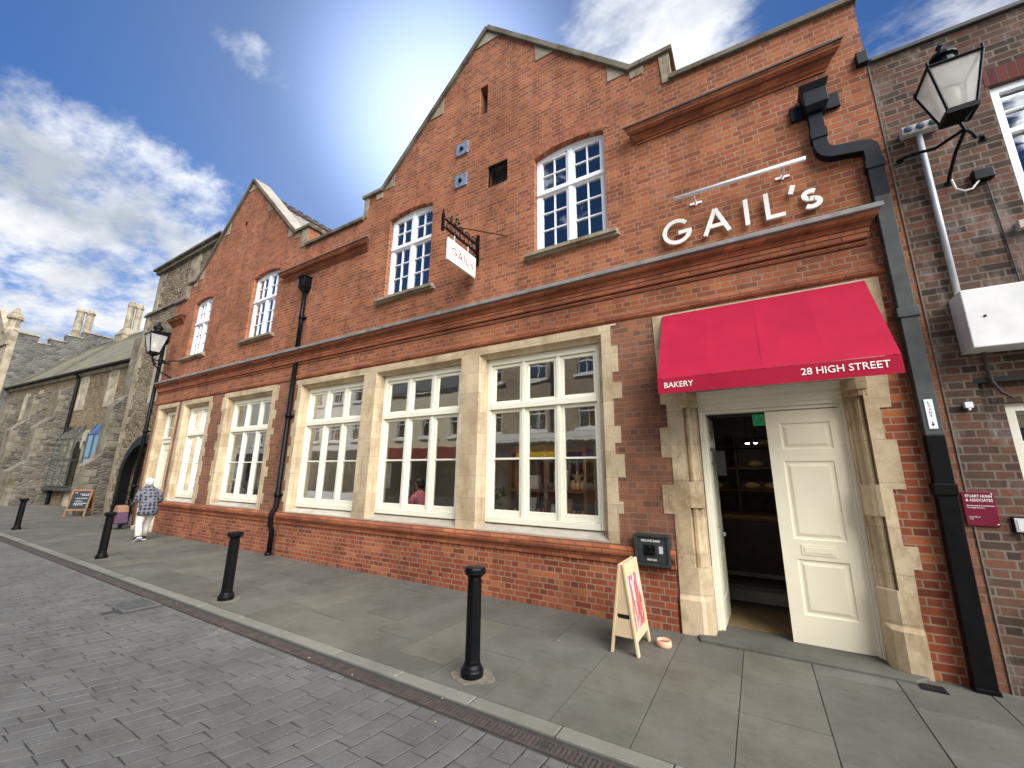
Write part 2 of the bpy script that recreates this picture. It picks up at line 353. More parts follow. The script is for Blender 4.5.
# ------------------------------------------------------------------ lettering
def ribbon(pts, w, closed=False):
    n = len(pts); P = [Vector(p) for p in pts]; l = []; r = []
    for i in range(n):
        a = P[i]-P[i-1] if i>0 else P[1]-P[0]; b = P[i+1]-P[i] if i<n-1 else P[i]-P[i-1]
        a.normalize(); b.normalize(); t = (a+b).normalized(); nn = Vector((-t.y,t.x)); k = 1/max(.35,nn.dot(Vector((-a.y,a.x))))
        l.append(P[i]+nn*w/2*k); r.append(P[i]-nn*w/2*k)
    return l, r
def arc(cx, cy, r, a0, a1, n=26, ry=None):
    return [(cx+r*math.cos(R(a0+(a1-a0)*i/n)), cy+(ry or r)*math.sin(R(a0+(a1-a0)*i/n))) for i in range(n+1)]
SANS = {   # strokes in units of cap height
 'G': (1.12, [arc(.5,.5,.43,42,352,34), [(.99,.44),(.55,.44)]]),
 'A': (.92, [[(.03,0),(.42,.98)],[(.42,.98),(.81,0)],[(.19,.31),(.65,.31)]]),
 'I': (.2, [[(.07,0),(.07,1)]]),
 'L': (.62, [[(.07,1),(.07,.065)],[(.0,.065),(.55,.065)]]),
 "'": (.26, [[(.09,.72),(.19,1.02)]]),
 's': (.5, [arc(.25,.46,.17,50,270,14,.13)+arc(.25,.2,.19,90,-140,14,.135)]),
}
def sans_letter(ch, w=.13):
    """2D quads of a letter, cap height 1"""
    out = []
    for st in SANS[ch][1]:
        l, r = ribbon(st, w)
        out.append((l, r))
    return out
def put_letter(ch, xoff, h, w, origin, right, up, nrm, depth):
    o = Vector(origin); r_ = Vector(right); u = Vector(up); n = Vector(nrm); mb = MB()
    for k,(l, r) in enumerate(sans_letter(ch, w)):
        e = k*.0012
        for i in range(len(l)-1):
            q = [l[i],l[i+1],r[i+1],r[i]]
            a = [o+r_*(xoff+p.x*h)+u*(p.y*h) for p in q]
            mb.hexa([p+n*.004 for p in a], [p+n*(depth+e) for p in a])
    return mb
def text_mb(s, h, origin, right, up, nrm, width=None, off=.004, bold=0, spacing=1):
    cu = bpy.data.curves.new('lettering','FONT'); cu.body = s; cu.size = 1; cu.space_character = spacing; cu.offset = bold; cu.resolution_u = 3
    ob = bpy.data.objects.new('lettering', cu); COL.objects.link(ob)
    dg = bpy.context.evaluated_depsgraph_get(); me = bpy.data.meshes.new_from_object(ob.evaluated_get(dg))
    vs = [v.co.copy() for v in me.vertices]; fs = [tuple(p.vertices) for p in me.polygons]
    bpy.data.objects.remove(ob); bpy.data.curves.remove(cu); bpy.data.meshes.remove(me)
    x0 = min(v.x for v in vs); x1 = max(v.x for v in vs); y0 = min(v.y for v in vs); y1 = max(v.y for v in vs)
    k = h/(y1-y0); kx = (width/(x1-x0)) if width else k
    o = Vector(origin); r_ = Vector(right); u = Vector(up); n = Vector(nrm)
    return MB().add([o+r_*((v.x-x0)*kx)+u*((v.y-y0)*k)+n*off for v in vs], fs)

# ------------------------------------------------------------------ ground, road, pavement
D = 5.375                                   # plane of the brick front
NW = 5.367                                   # plane of the neighbour's front
def sheet(name, mat, x0, x1, y0, y1, z):
    o = MB().add([(x0,y0,z),(x1,y0,z),(x1,y1,z),(x0,y1,z)],[(0,1,2,3)]).build(name, mat); tag(o, kind='structure'); return o
sheet('ground', M['ground'], -600, 600, -600, 600, -.12)
def tiled(name, mat, cells, ztop, zbot, ch, sub=None):
    """cells: (x0,x1,y0,y1,tint,dz) chamfered blocks joined into one surface"""
    v = []; f = []; t = []
    for (x0,x1,y0,y1,ti,dz) in cells:
        n = len(v); z = ztop+dz; tx = random.uniform(-1,1)*.0012; ty = random.uniform(-1,1)*.0012
        v += [(x0,y0,zbot),(x1,y0,zbot),(x1,y1,zbot),(x0,y1,zbot)]
        v += [(x0,y0,z-ch),(x1,y0,z-ch),(x1,y1,z-ch),(x0,y1,z-ch)]
        v += [(x0+ch,y0+ch,z-tx-ty),(x1-ch,y0+ch,z+tx-ty),(x1-ch,y1-ch,z+tx+ty),(x0+ch,y1-ch,z-tx+ty)]
        for a in (0,4):
            f += [(n+a+i,n+a+(i+1)%4,n+a+4+(i+1)%4,n+a+4+i) for i in range(4)]
        f.append((n+8,n+9,n+10,n+11)); t += [ti]*12
    mb = MB(); mb.v = v; mb.f = f; o = mb.build(name, mat)
    at = o.data.attributes.new('tint','FLOAT','POINT'); at.data.foreach_set('value', t)
    return tag(o, kind='structure')
# flagstones: strips across the pavement, each cut to random lengths
xs = [.86,.26,-.3,-.89,-1.46,-2.05,-2.65,-3.24,-3.85,-4.45]
x = -4.45
while x > -62: x -= random.uniform(.55,.66); xs.append(x)
xs = [.86+.6*i for i in range(8,0,-1)]+xs
cells = []
special = {-3.24:[3.30+.0,3.87,4.5,5.4], .26:[3.6,4.95], -.3:[3.25,3.89,4.55], -1.46:[3.6,4.5]}
for a,b in zip(xs[1:], xs[:-1]):
    y = 3.025; cut = special.get(round(a,2)); k = 0
    ymax = 5.9 if a > -17 else 8.4
    while y < ymax:
        ln = random.choice([.55,.62,.75,.9,1.1]) if not cut or k >= len(cut) else cut[k]-y
        k += 1; g = random.uniform(.0025,.0044)
        cells.append((a+g,b-g,y+g,min(y+ln,ymax)-g,random.random(),random.uniform(-.0018,.0018))); y += ln
tiled('pavement', M['pave'], cells, 0, -.05, .0022)
sheet('pavement_bed', M['grout'], -62, 6, 2.9, 9, -.0052)
# kerb stones
cells = []; x = 5.5
cuts = [-1.35,-2.08]
while x > -62:
    ln = random.uniform(.78,.95)
    x1 = x-ln
    for c in cuts:
        if x > c > x1: x1 = c
    cells.append((x1+.0045,x-.0045,2.89,3.02,random.random(),random.uniform(-.002,.002))); x = x1
tiled('kerb', M['kerb'], cells, .004, -.1, .008)
# road of setts: courses that bow away from the kerb
def bow(u):
    return .166*u*u if u < 1.9 else .6+.63*(u-1.9)-.05*(u-1.9)**2
def setts():
    v = []; f = []; t = []; x = 8.2; zt = -.012
    while x > -34:
        u0 = .0; slope = 1.0
        w = random.uniform(.135,.165); y = 2.70; ln0 = random.choice([.08,.13,.19])
        while y > -4.6:
            ln = ln0 if y > 2.699 else random.uniform(.17,.25)
            u_m = 2.7-(y-ln/2); sec = math.sqrt(1+(.332*min(u_m,1.9))**2)
            xa_, xb_ = x-w, x
            jit = lambda s=.004: random.uniform(-s,s)
            g1, g2 = .0058, .0034
            c4 = [(xa_+g1,y-ln+g2),(xb_-g1,y-ln+g2),(xb_-g1,y-g2),(xa_+g1,y-g2)]
            c4 = [(p-bow(2.7-q)+jit(), q+jit()) for p,q in c4]
            cx_ = sum(p for p,q in c4)/4; cy_ = sum(q for p,q in c4)/4
            if cx_ < 4.4 and not (-7.62 < cx_ < -6.9 and 2.26 < cy_):
                n = len(v); z = zt+random.uniform(-.0014,.0014); tx, ty = jit(.0005), jit(.0005)
                v += [(p,q,-.05) for p,q in c4]+[(p,q,z-.0032) for p,q in c4]
                sh = lambda k: [(cx_+(p-cx_)*k, cy_+(q-cy_)*k) for p,q in c4]
                v += [(p,q,z-.0008) for p,q in sh(.975)]
                v += [(p,q,z+tx*(1 if i in (1,2) else -1)+ty*(1 if i > 1 else -1)) for i,(p,q) in enumerate(sh(.94))]
                for a_ in (0,4,8): f += [(n+a_+i,n+a_+(i+1)%4,n+a_+4+(i+1)%4,n+a_+4+i) for i in range(4)]
                f.append((n+12,n+13,n+14,n+15)); t += [random.random()]*16
            y -= ln
        x -= w
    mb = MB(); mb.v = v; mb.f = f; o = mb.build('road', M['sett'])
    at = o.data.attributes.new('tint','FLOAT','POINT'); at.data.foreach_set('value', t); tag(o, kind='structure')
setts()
sheet('road_bed', M['grout'], -260, 60, -9, 2.9, -.0172)
mr = brick('far_setts', [(.085,.088,.094),(.115,.118,.122),(.15,.15,.148)], (.05,.05,.05), bw=.23, bh=.14, ms=.008, squash=1)
sheet('far_road', mr, -260, -34.02, -4.6, 2.7, -.014)
sheet('far_pavement', M['pave'], -260, -62, 2.9, 40, -.01)
sheet('opposite_pavement', M['pave'], -60, 30, -5.6, -4.62, -.01)
# drain channel: dirty slot with cross bars beside the kerb
mb = MB().box(-62,5,2.705,2.885,-.09,-.019)
ch = mb.build('drain_channel', M['dirtchan']); tag(ch, kind='structure')
mb = MB()
x = 4.5
while x > -22:
    mb.box(x-.012,x+.007,2.735,2.825,-.03,-.0085+random.uniform(-.003,.001)); x -= .033
mb.box(-40,4.6,2.722,2.7345,-.03,-.009); mb.box(-40,4.6,2.8255,2.837,-.03,-.009)
o = mb.build('channel_grating', M['channel'], ch)

# ------------------------------------------------------------------ the bakery building
A = 0.0
B_ = thing('brick_building', 'orange red brick building with two gables and cream framed shop windows', 'building', (-7.7,D,0))
BX0, BX1 = -17.0, 1.62
outline = [(BX0,0),(BX1,0),(BX1,7.42),(-.5,7.5),(-.5,8.02),(-1.12,8.02),(-3.885,10.78),(-6.65,8.02),(-7.27,8.02),(-7.27,7.46),
           (-9.45,7.46),(-9.45,8.02),(-10.05,8.02),(-12.85,10.78),(-15.65,8.02),(-16.25,8.02),(-16.25,7.46),(BX0,7.46)]
def archhole(x0,x1,z0,z1,rise,n=10):
    return [(x0,z0),(x1,z0)]+[(x1+(x0-x1)*i/n, z1-rise+rise*(1-(2*i/n-1)**2)) for i in range(n+1)]
UP = [(-2.80,-1.55,5.30,7.24),(-6.36,-5.12,5.30,7.24),(-11.88,-10.56,5.28,7.24),(-15.44,-14.26,5.28,7.24)]
GA = [(-3.84,-1.72),(-6.36,-4.22),(-8.87,-6.72),(-12.25,-10.05),(-14.80,-13.25)]
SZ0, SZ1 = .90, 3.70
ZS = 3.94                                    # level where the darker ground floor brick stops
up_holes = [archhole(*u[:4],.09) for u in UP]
slits = [[(-4.03,8.70),(-3.84,8.70),(-3.84,9.39),(-4.03,9.39)],[(-13.06,8.74),(-12.88,8.74),(-12.88,9.39),(-13.06,9.39)],
         [(-3.79,6.95),(-3.35,6.95),(-3.35,7.42),(-3.79,7.42)]]
upper = [(BX0,ZS),(BX1,ZS)]+outline[2:]
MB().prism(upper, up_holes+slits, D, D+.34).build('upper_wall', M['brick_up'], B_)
SO = [(-8.98,-1.58),(-12.40,-9.90),(-16.75,-13.10)]      # stone outer edges
lower = [(BX0,-.1),(BX1,-.1),(BX1,ZS),(BX0,ZS)]
lh = [[(SO[0][0]+.1,.86),(SO[0][1]-.1,.86),(SO[0][1]-.1,3.74),(SO[0][0]+.1,3.74)],
      [(SO[1][0]+.1,.86),(SO[1][1]-.1,.86),(SO[1][1]-.1,3.74),(SO[1][0]+.1,3.74)],
      [(-16.66,-.06),(-15.22,-.06),(-15.22,3.74),(-16.66,3.74)],[(-14.88,.86),(-13.2,.86),(-13.2,3.74),(-14.88,3.74)],
      [(-.84,-.06),(1.12,-.06),(1.12,3.7),(-.84,3.7)]]
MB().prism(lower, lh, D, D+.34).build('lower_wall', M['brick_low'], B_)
# red brick strip right of the door, sitting 2 mm proud
MB().prism([(1.10,-.05),(1.375,-.05),(1.375,3.93),(1.10,3.93)],[],D-.003,D+.02).build('corner_brickwork', M['brick_plinth'], B_)
# body behind the front
mb = MB(); mb.box(BX0,BX0+.3,D+.341,13,-.1,7.4); mb.box(BX1-.3,BX1,D+.341,13,-.1,7.4); mb.box(BX0+.301,BX1-.301,12.7,13,-.1,7.4)
mb.build('rear_wall', M['brick_low'], B_)
mb = MB(); mb.box(BX0,BX1,D+.341,13.02,7.0,7.2)
for gx in (-3.885,-12.85):
    mb.hexa([(gx-3.35,D+.36,7.25),(gx+3.35,D+.36,7.25),(gx,D+.36,10.55)],[(gx-3.35,12.9,7.25),(gx+3.35,12.9,7.25),(gx,12.9,10.55)])
rf = mb.build('roof', M['rooftile'], B_)
for gx in (-3.885,-12.85):
    mb = MB(); y = D+.5
    while y < 12.8:
        mb.hexa([(gx-.12,y,10.47),(gx+.12,y,10.47),(gx+.03,y,10.63),(gx-.03,y,10.63)],[(gx-.12,y+.28,10.47),(gx+.12,y+.28,10.47),(gx+.03,y+.28,10.63),(gx-.03,y+.28,10.63)])
        mb.box(gx-.015,gx+.015,y+.04,y+.24,10.63,10.685); y += .3
    mb.build('ridge_tiles', M['rooftile'], rf)
# coping
mb = MB()
segs = [((BX1+.03,7.42),(-.52,7.5)),((-.44,8.02),(-1.12,8.02)),((-1.1,8.0),(-3.885,10.78)),((-3.885,10.78),(-6.67,8.0)),((-6.65,8.02),(-7.33,8.02)),((-7.25,7.46),(-9.47,7.46)),
        ((-9.39,8.02),(-10.05,8.02)),((-10.03,8.0),(-12.85,10.78)),((-12.85,10.78),(-15.67,8.0)),((-15.65,8.02),(-16.31,8.02)),((-16.18,7.46),(BX0-.03,7.46))]
for i,(a,b) in enumerate(segs):
    a = Vector(a); b = Vector(b); t = (b-a).normalized(); n = Vector((-t.y,t.x)); n = n if n.y>0 else -n
    e = .0 if abs(t.y)<.1 else .06; th = .085 if abs(t.y)<.1 else .10
    ex = .05 if (abs(a.y-10.78)<.01 or abs(b.y-10.78)<.01) else 0
    p = [a-t*ex*(abs(a.y-10.78)<.01), b+t*ex*(abs(b.y-10.78)<.01), b+n*th+t*ex*(abs(b.y-10.78)<.01), a+n*th-t*ex*(abs(a.y-10.78)<.01)]
    y0 = D-.06-i*.0013; mb.hexa([(q.x,y0,q.y) for q in p],[(q.x,D+.42+i*.0013,q.y) for q in p])
mb.build('coping', M['coping'], B_, bevel=.012)
for gx in (-3.885,-12.85):   # kneeler stones and skew blocks set in the gable edges
    for s in (1,-1):
        for poly,dd in (([(3.27 if gx>-5 or s<0 else 3.12,7.50),(3.392,7.50),(3.392,8.03),(3.24 if gx>-5 or s<0 else 3.10,8.03)],.02),([(2.80,8.01),(3.02,8.01),(3.0,7.86),(2.80,7.86)],.015),([(2.44,8.02),(2.72,8.02),(2.72,8.05),(2.44,8.33)],.015),([(1.12,9.28),(1.48,9.28),(1.1,9.66)],.015)):
            MB().prism([(gx+s*x,z) for x,z in poly],[],D-dd,D+.1).build('kneeler_stone', M['ashlar'], B_)
    MB().prism([(gx-.28,10.48),(gx+.28,10.48),(gx,10.76)],[],D-.018,D+.1).build('apex_stone', M['ashlar'], B_)
# gauged arches over the upper windows
for x0,x1,z0,z1 in UP:
    mb = MB(); n = 22; cx = (x0+x1)/2
    for i in range(n):
        def pt(t, r): 
            x = x0-.10+(x1-x0+.2)*t; k = 2*t-1
            zb = z1-.09+.09*(1-k*k); return (x+k*.07*r, zb+.004+.185*r)
        g = .16/n
        a,b_,c,d = pt((i+g*8)/n,0),pt((i+1-g*8)/n,0),pt((i+1-g*8)/n,1),pt((i+g*8)/n,1)
        mb.prism([a,b_,c,d],[],D-.004,D+.03)
    mb.build('window_arch', M['brick_arch'], B_)
# moulded brick bands
def band(name, prof, spans, mat, m=True):
    for x0,x1,e0,e1 in spans:
        MB().profx([(D-y,z) for y,z in prof]+[(D+.02,prof[-1][1]),(D+.02,prof[0][1])], x0, x1, .9*e0, -.9*e1, D).build(name, mat, B_)
cor = [(.0,4.215),(.022,4.218),(.03,4.24),(.022,4.262),(.004,4.264),(.004,4.276),(.05,4.28),(.05,4.345),(.057,4.347),(.057,4.40),(.066,4.403),(.075,4.425),(.105,4.455),(.14,4.48),(.158,4.505),(.158,4.53)]
cor_z = 0
band('cornice', cor, [(-17.0,1.28,0,1)], M['brick_rubbed'])
band('cornice_flashing', [(.0,4.531),(.18,4.531),(.188,4.54),(.188,4.585),(.17,4.60),(.0,4.65)], [(-17.02,1.285,0,1)], M['lead'])
band('string_course', [(.0,3.852),(.014,3.855),(.03,3.88),(.03,3.93),(.014,3.945),(.0,3.955)], [(-17.0,1.40,0,0)], M['brick_rubbed'])
uc = [(.0,6.60),(.022,6.603),(.022,6.635),(.05,6.64),(.055,6.668),(.085,6.695),(.13,6.715),(.165,6.745),(.17,6.78),(.18,6.782),(.18,6.80)]
sp = [(-1.02,1.24,1,1),(-10.12,-7.02,1,1),(-16.99,-16.1,0,1)]
band('upper_cornice', uc, sp, M['brick_rubbed'])
band('upper_cornice_flashing', [(.0,6.801),(.19,6.801),(.198,6.808),(.198,6.824),(.0,6.90)], [(a-.005,b+.005,c,d) for a,b,c,d in sp], M['lead_dark'])
# plinth with its moulded brick sill
for x0,x1 in ((-15.28,-9.16),(-9.03,-.935)):
    MB().profx([(D-.036,-.05),(D-.036,.64),(D-.02,.70),(D+.02,.70),(D+.02,-.05)], x0, x1).build('plinth', M['brick_plinth'], B_)
for x0,x1 in ((-15.30,-9.15),(-9.04,-.92)):
    MB().profx([(D-.03,.655),(D-.055,.66),(D-.058,.705),(D-.066,.735),(D-.092,.76),(D-.10,.80),(D-.095,.84),(D-.07,.868),(D-.0,.885),(D+.05,.885),(D+.05,.655)], x0, x1).build('sill_course', M['brick_rubbed'], B_)
# stone window surrounds
def toothed(x0, x1, z0, z1, left=True, right=True, d=.115, base=.31):
    pts = [(x0,z0),(x1,z0)]
    def side(x, s, za, zb, up):
        z = za; k = 0; out = []
        while z < zb-.02:
            h = random.choice([.15,.225,.225,.30,.375]); zz = min(z+h, zb); xx = x+s*d*random.uniform(.55,1.1) if k%2 else x+s*random.uniform(-.01,.02)
            out += [(xx,z),(xx,zz)]; z = zz; k += 1
        return out
    rpts = side(x1, 1, z0, z1, True) if right else [(x1,z0),(x1,z1)]
    lpts = side(x0,-1, z0, z1, True) if left else [(x0,z0),(x0,z1)]
    poly = rpts+lpts[::-1]
    q = []
    for p in poly:
        if not q or (abs(p[0]-q[-1][0])+abs(p[1]-q[-1][1]))>1e-6: q.append(p)
    return q
def surround(outer, ops, mat, name, zb=SZ0):
    mb = MB(); mb.prism(outer, [[(a,z0),(b,z0),(b,SZ1),(a,SZ1)] for a,b,z0 in ops], D-.008, D+.05)
    for a,b,z0 in ops:      # moulded reveal: hollow chamfer, then flat reveal, as bands round three sides
        st = [(0,D-.008),(.012,D+.03),(.04,D+.065),(.07,D+.082),(.07,D+.30)]
        for (i0,y0),(i1,y1) in zip(st[:-1],st[1:]):
            A0 = [(a+i0,y0,z0),(a+i0,y0,SZ1-i0),(b-i0,y0,SZ1-i0),(b-i0,y0,z0)]
            A1 = [(a+i1,y1,z0),(a+i1,y1,SZ1-i1),(b-i1,y1,SZ1-i1),(b-i1,y1,z0)]
            mb.add(A0+A1, [(k,k+1,k+5,k+4) for k in range(3)])
    return mb.build(name, mat, B_)
surround(toothed(SO[0][0],SO[0][1],.875,3.83), [(a,b,SZ0) for a,b in GA[:3]], M['stone'], 'window_surround')
surround(toothed(SO[1][0],SO[1][1],.875,3.83), [(GA[3][0],GA[3][1],SZ0)], M['stone'], 'window_surround')
surround(toothed(-15.0,-13.10,.875,3.83,left=False), [(GA[4][0],GA[4][1],SZ0)], M['stone'], 'window_surround')
surround([(-16.75,-.05),(-15.2,-.05),(-15.2,3.83),(-16.75,3.83)], [(-16.6,-15.32,-.04)], M['stone'], 'side_door_surround')
# windows
def bars(mb, xs, zs, y0, y1): pass
def ground_window(x0, x1, n, label=None):
    a, b = x0+.072, x1-.072; z0, z1 = 1.0, 3.628; y = D+.17
    mb = MB()
    def fr(xa,xb,za,zb,ya=0.,yb=.1): mb.box(xa,xb,y+ya,y+yb,za,zb)
    fr(a,a+.075,z0,z1,-.012); fr(b-.075,b,z0,z1,-.012); fr(a+.0755,b-.0755,z1-.10,z1,-.0125); fr(a+.0755,b-.0755,z0,z0+.085,-.03)
    pitch = (b-a-.15)/n
    fr(a+.076,b-.076,2.765,2.855,-.03,.09)
    for i in range(1,n):
        xm = a+.075+pitch*i; fr(xm-.03,xm+.03,z0+.086,2.764,-.006,.09); fr(xm-.03,xm+.03,2.856,z1-.101,-.006,.09)
    for i in range(n):      # casements
        xa = a+.075+pitch*i+(.0305 if i else .001); xb = a+.075+pitch*(i+1)-(.0305 if i<n-1 else .001)
        for za,zb,lo in ((z0+.087,2.763,.10),(2.857,z1-.102,.05)):
            w = .05; mb.box(xa,xa+w,y+.02,y+.075,za,zb); mb.box(xb-w,xb,y+.02,y+.075,za,zb)
            mb.box(xa+w+.0005,xb-w-.0005,y+.0205,y+.075,za,za+lo); mb.box(xa+w+.0005,xb-w-.0005,y+.0205,y+.075,zb-.052,zb)
        mb.box(xa+.051,xb-.051,y+.03,y+.06,1.955,1.985)
    f = mb.build('window', M['cream'], B_, bevel=.006)
    MB().add([(a+.05,y+.055,z0+.05),(b-.05,y+.055,z0+.05),(b-.05,y+.055,z1-.05),(a+.05,y+.055,z1-.05)],[(0,1,2,3)]).build('glass', M['glass'], f)
    MB().profx([(D-.006,.86),(D-.006,.905),(D+.21,.995),(D+.3,.999),(D+.3,.86)], x0+.002, x1-.002).build('sill', M['sill_stone'], f)
    return f
for i,(x0,x1) in enumerate(GA): ground_window(x0, x1, 2 if i==4 else 3)
def upper_window(x0, x1, z0, z1):
    y = D+.10; mb = MB(); a, b = x0+.004, x1-.004; cx = (a+b)/2; rise = .09
    out = archhole(a,b,z0+.002,z1-.003,rise)
    z1r = z1-rise
    tr = z0+1.16
    ho = []
    for (xa,xb) in ((a+.075,cx-.045),(cx+.045,b-.075)):
        ho.append([(xa,z0+.10),(xb,z0+.10),(xb,tr-.03),(xa,tr-.03)])
        top = lambda x: z1-rise+rise*(1-(2*(x-x0)/(x1-x0)-1)**2)-.085
        ho.append([(xa,tr+.045),(xb,tr+.045)]+[(xb+(xa-xb)*i/5, top(xb+(xa-xb)*i/5)) for i in range(6)])
    mb.prism(out, ho, y, y+.09)
    mb.box(a+.01,b-.01,y-.025,y-.0005,tr-.03,tr+.04); mb.box(cx-.03,cx+.03,y-.012,y-.0006,z0+.1,tr-.031); mb.box(cx-.03,cx+.03,y-.012,y-.0006,tr+.041,z1-.12)
    mb.box(a+.005,b-.005,y-.03,y-.0007,z0+.002,z0+.07)
    for (xa,xb) in ((a+.075,cx-.045),(cx+.045,b-.075)):
        for za,zb,rows in ((z0+.10,tr-.03,3),(tr+.045,z1-.11,2)):
            w = .032
            mb.box(xa-.001,xa+w,y+.015,y+.06,za,zb); mb.box(xb-w,xb+.001,y+.015,y+.06,za,zb)
            mb.box(xa+w,xb-w,y+.0152,y+.06,za-.001,za+w); mb.box(xa+w,xb-w,y+.0152,y+.06,zb-w,zb+.03)
            xm = (xa+xb)/2; mb.box(xm-.011,xm+.011,y+.02,y+.055,za+w,zb-w)
            for r_ in range(1,rows):
                zz = za+w+(zb-za-2*w)*r_/rows; mb.box(xa+w,xb-w,y+.0205,y+.0545,zz-.011,zz+.011)
    f = mb.build('window', M['white'], B_, bevel=.004)
    MB().add([(a+.04,y+.045,z0+.05),(b-.04,y+.045,z0+.05),(b-.04,y+.045,z1-.05),(a+.04,y+.045,z1-.05)],[(0,1,2,3)]).build('glass', M['glass_up'], f)
    mb = MB(); mb.profx([(D-.11,z0-.075),(D-.115,z0-.02),(D-.0,z0+.005),(D+.12,z0+.005),(D+.12,z0-.075)], x0-.14, x1+.15)
    mb.profx([(D-.06,z0-.11),(D-.06,z0-.0755),(D+.02,z0-.0755),(D+.02,z0-.11)], x0-.18, x1+.18)
    mb.build('sill', M['ashlar'], f)
for u in UP: upper_window(*u)
# rooms behind the upper windows: dull blinds and dark back walls
mb = MB(); mb.box(BX0+.35,BX1-.35,D+1.6,D+1.65,4.3,6.9); mb.box(BX0+.35,BX1-.35,D+.35,D+1.6,4.2,4.28)
mb.build('upper_room', M['int_wall'], B_)
# slits, vent and anchor plates
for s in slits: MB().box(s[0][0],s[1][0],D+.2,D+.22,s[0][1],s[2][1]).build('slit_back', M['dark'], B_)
mb = MB()
for i in range(6): xx = -3.77+.4*i/5; mb.box(xx-.008,xx+.008,D+.03,D+.05,6.955,7.415)
mb.box(-3.788,-3.352,D+.025,D+.045,6.951,6.985); mb.box(-3.788,-3.352,D+.025,D+.045,7.385,7.418)
mb.build('air_vent', M['black'], B_)
for z in (8.1,7.36):
    mb = MB(); mb.box(-4.56,-4.27,D-.03,D-.002,z-.14,z+.14)
    for sx in (-.1,.1):
        for sz in (-.1,.1): mb.ell((-4.415+sx,D-.03,z+sz),(.018,.015,.018),8,4)
    p = mb.build('anchor_plate', M['bluegrey'], B_, bevel=.004)
    MB().ell((-4.415,D-.04,z),(.045,.03,.045),12,6).build('anchor_nut', M['black'], p, True)
# rainwater pipes
def round_pipe(px, zt, straight=False, label=None):
    mb = MB()
    if straight: mb.tube([(px,D-.10,zt),(px,D-.10,0)], .055, 12)
    else:
        mb.tube([(px,D-.085,zt),(px,D-.085,4.60)], .05, 12); mb.tube([(px,D-.075,4.25),(px,D-.075,1.0),(px-.01,D-.15,.84),(px-.01,D-.15,.62),(px-.01,D-.09,.5),(px-.01,D-.09,.0)], .052, 12)
        mb.lathe([(.062,.0),(.075,.01),(.06,.06)],px-.01,D-.1,12)
    for z in (5.4,3.0,1.25):
        mb.lathe([(.066,z-.05),(.068,z),(.066,z+.05)],px,D-.08 if not straight else D-.1,12); mb.box(px-.1,px+.1,D-.05,D-.005,z-.025,z+.025)
    p = mb.build('downpipe', M['black'], B_, True)
    mb = MB(); mb.hexa([(px-.06,D-.02,zt-.06),(px+.06,D-.02,zt-.06),(px+.06,D-.14,zt-.06),(px-.06,D-.14,zt-.06)],[(px-.12,D-.01,zt+.06),(px+.12,D-.01,zt+.06),(px+.12,D-.22,zt+.06),(px-.12,D-.22,zt+.06)])
    mb.box(px-.11,px+.11,D-.21,D-.005,zt+.061,zt+.30); mb.box(px-.13,px+.13,D-.235,D-.004,zt+.301,zt+.345)
    mb.build('hopper', M['black'], p, bevel=.008)
round_pipe(-9.12, 6.12)
round_pipe(-17.08, 6.05, True)
px = 1.472; PY0, PY1 = D-.115, D-.012
def elbow_box(mb, path, w):
    for (p,q) in zip(path[:-1],path[1:]):
        pass
mb = MB()
# swan neck as one bent bar in the wall plane (x,z)
path = [(1.05,6.02),(1.05,5.56),(1.062,5.49),(1.09,5.44),(1.14,5.41),(1.39,5.365),(1.44,5.35),(1.465,5.32),(px,5.27),(px,4.70)]
l, r_ = ribbon(path, .135)
for i in range(len(l)-1): mb.hexa([(l[i].x,PY0,l[i].y),(l[i+1].x,PY0,l[i+1].y),(r_[i+1].x,PY0,r_[i+1].y),(r_[i].x,PY0,r_[i].y)],[(l[i].x,PY1,l[i].y),(l[i+1].x,PY1,l[i+1].y),(r_[i+1].x,PY1,r_[i+1].y),(r_[i].x,PY1,r_[i].y)])
mb.box(1.05-.078,1.05+.078,PY0-.012,PY1,5.64,5.76); mb.box(px-.08,px+.08,PY0-.012,PY1,5.05,5.15)
p = mb.build('downpipe', M['navy'], B_)
mb = MB(); mb.hexa([(.98,D-.01,5.990),(1.15,D-.01,5.990),(1.15,D-.15,5.990),(.98,D-.15,5.990)],[(.95,D-.01,6.050),(1.18,D-.01,6.050),(1.18,D-.2,6.050),(.95,D-.2,6.050)])
mb.box(.95,1.18,D-.2,D-.008,6.051,6.250); mb.hexa([(.95,D-.2,6.251),(1.18,D-.2,6.251),(1.18,D-.008,6.251),(.95,D-.008,6.251)],[(.92,D-.24,6.330),(1.21,D-.24,6.330),(1.21,D-.008,6.330),(.92,D-.008,6.330)])
mb.box(.82,.949,D-.05,D-.005,6.030,6.230); mb.box(1.181,1.31,D-.05,D-.005,6.030,6.230)
mb.build('hopper', M['navy'], p, bevel=.006)
mb = MB().box(px-.066,px+.066,PY0,PY1,2.12,4.699); mb.box(px-.085,px+.085,PY0-.014,PY1+.005,3.30,3.40)
mb.build('weathered_pipe_length', M['pipe_grey'], p, bevel=.006)
mb = MB().hexa([(px-.066,PY0,2.119),(px+.066,PY0,2.119),(px+.066,PY1,2.119),(px-.066,PY1,2.119)],[(px-.096,PY0,.03),(px+.046,PY0,.03),(px+.046,PY1,.03),(px-.096,PY1,.03)])
mb.box(px-.09,px+.07,PY0-.016,PY1+.005,1.58,1.68); mb.box(px-.10,px+.055,PY0-.012,PY1+.002,.0,.035)
mb.build('lower_pipe_length', M['black'], p, bevel=.006)

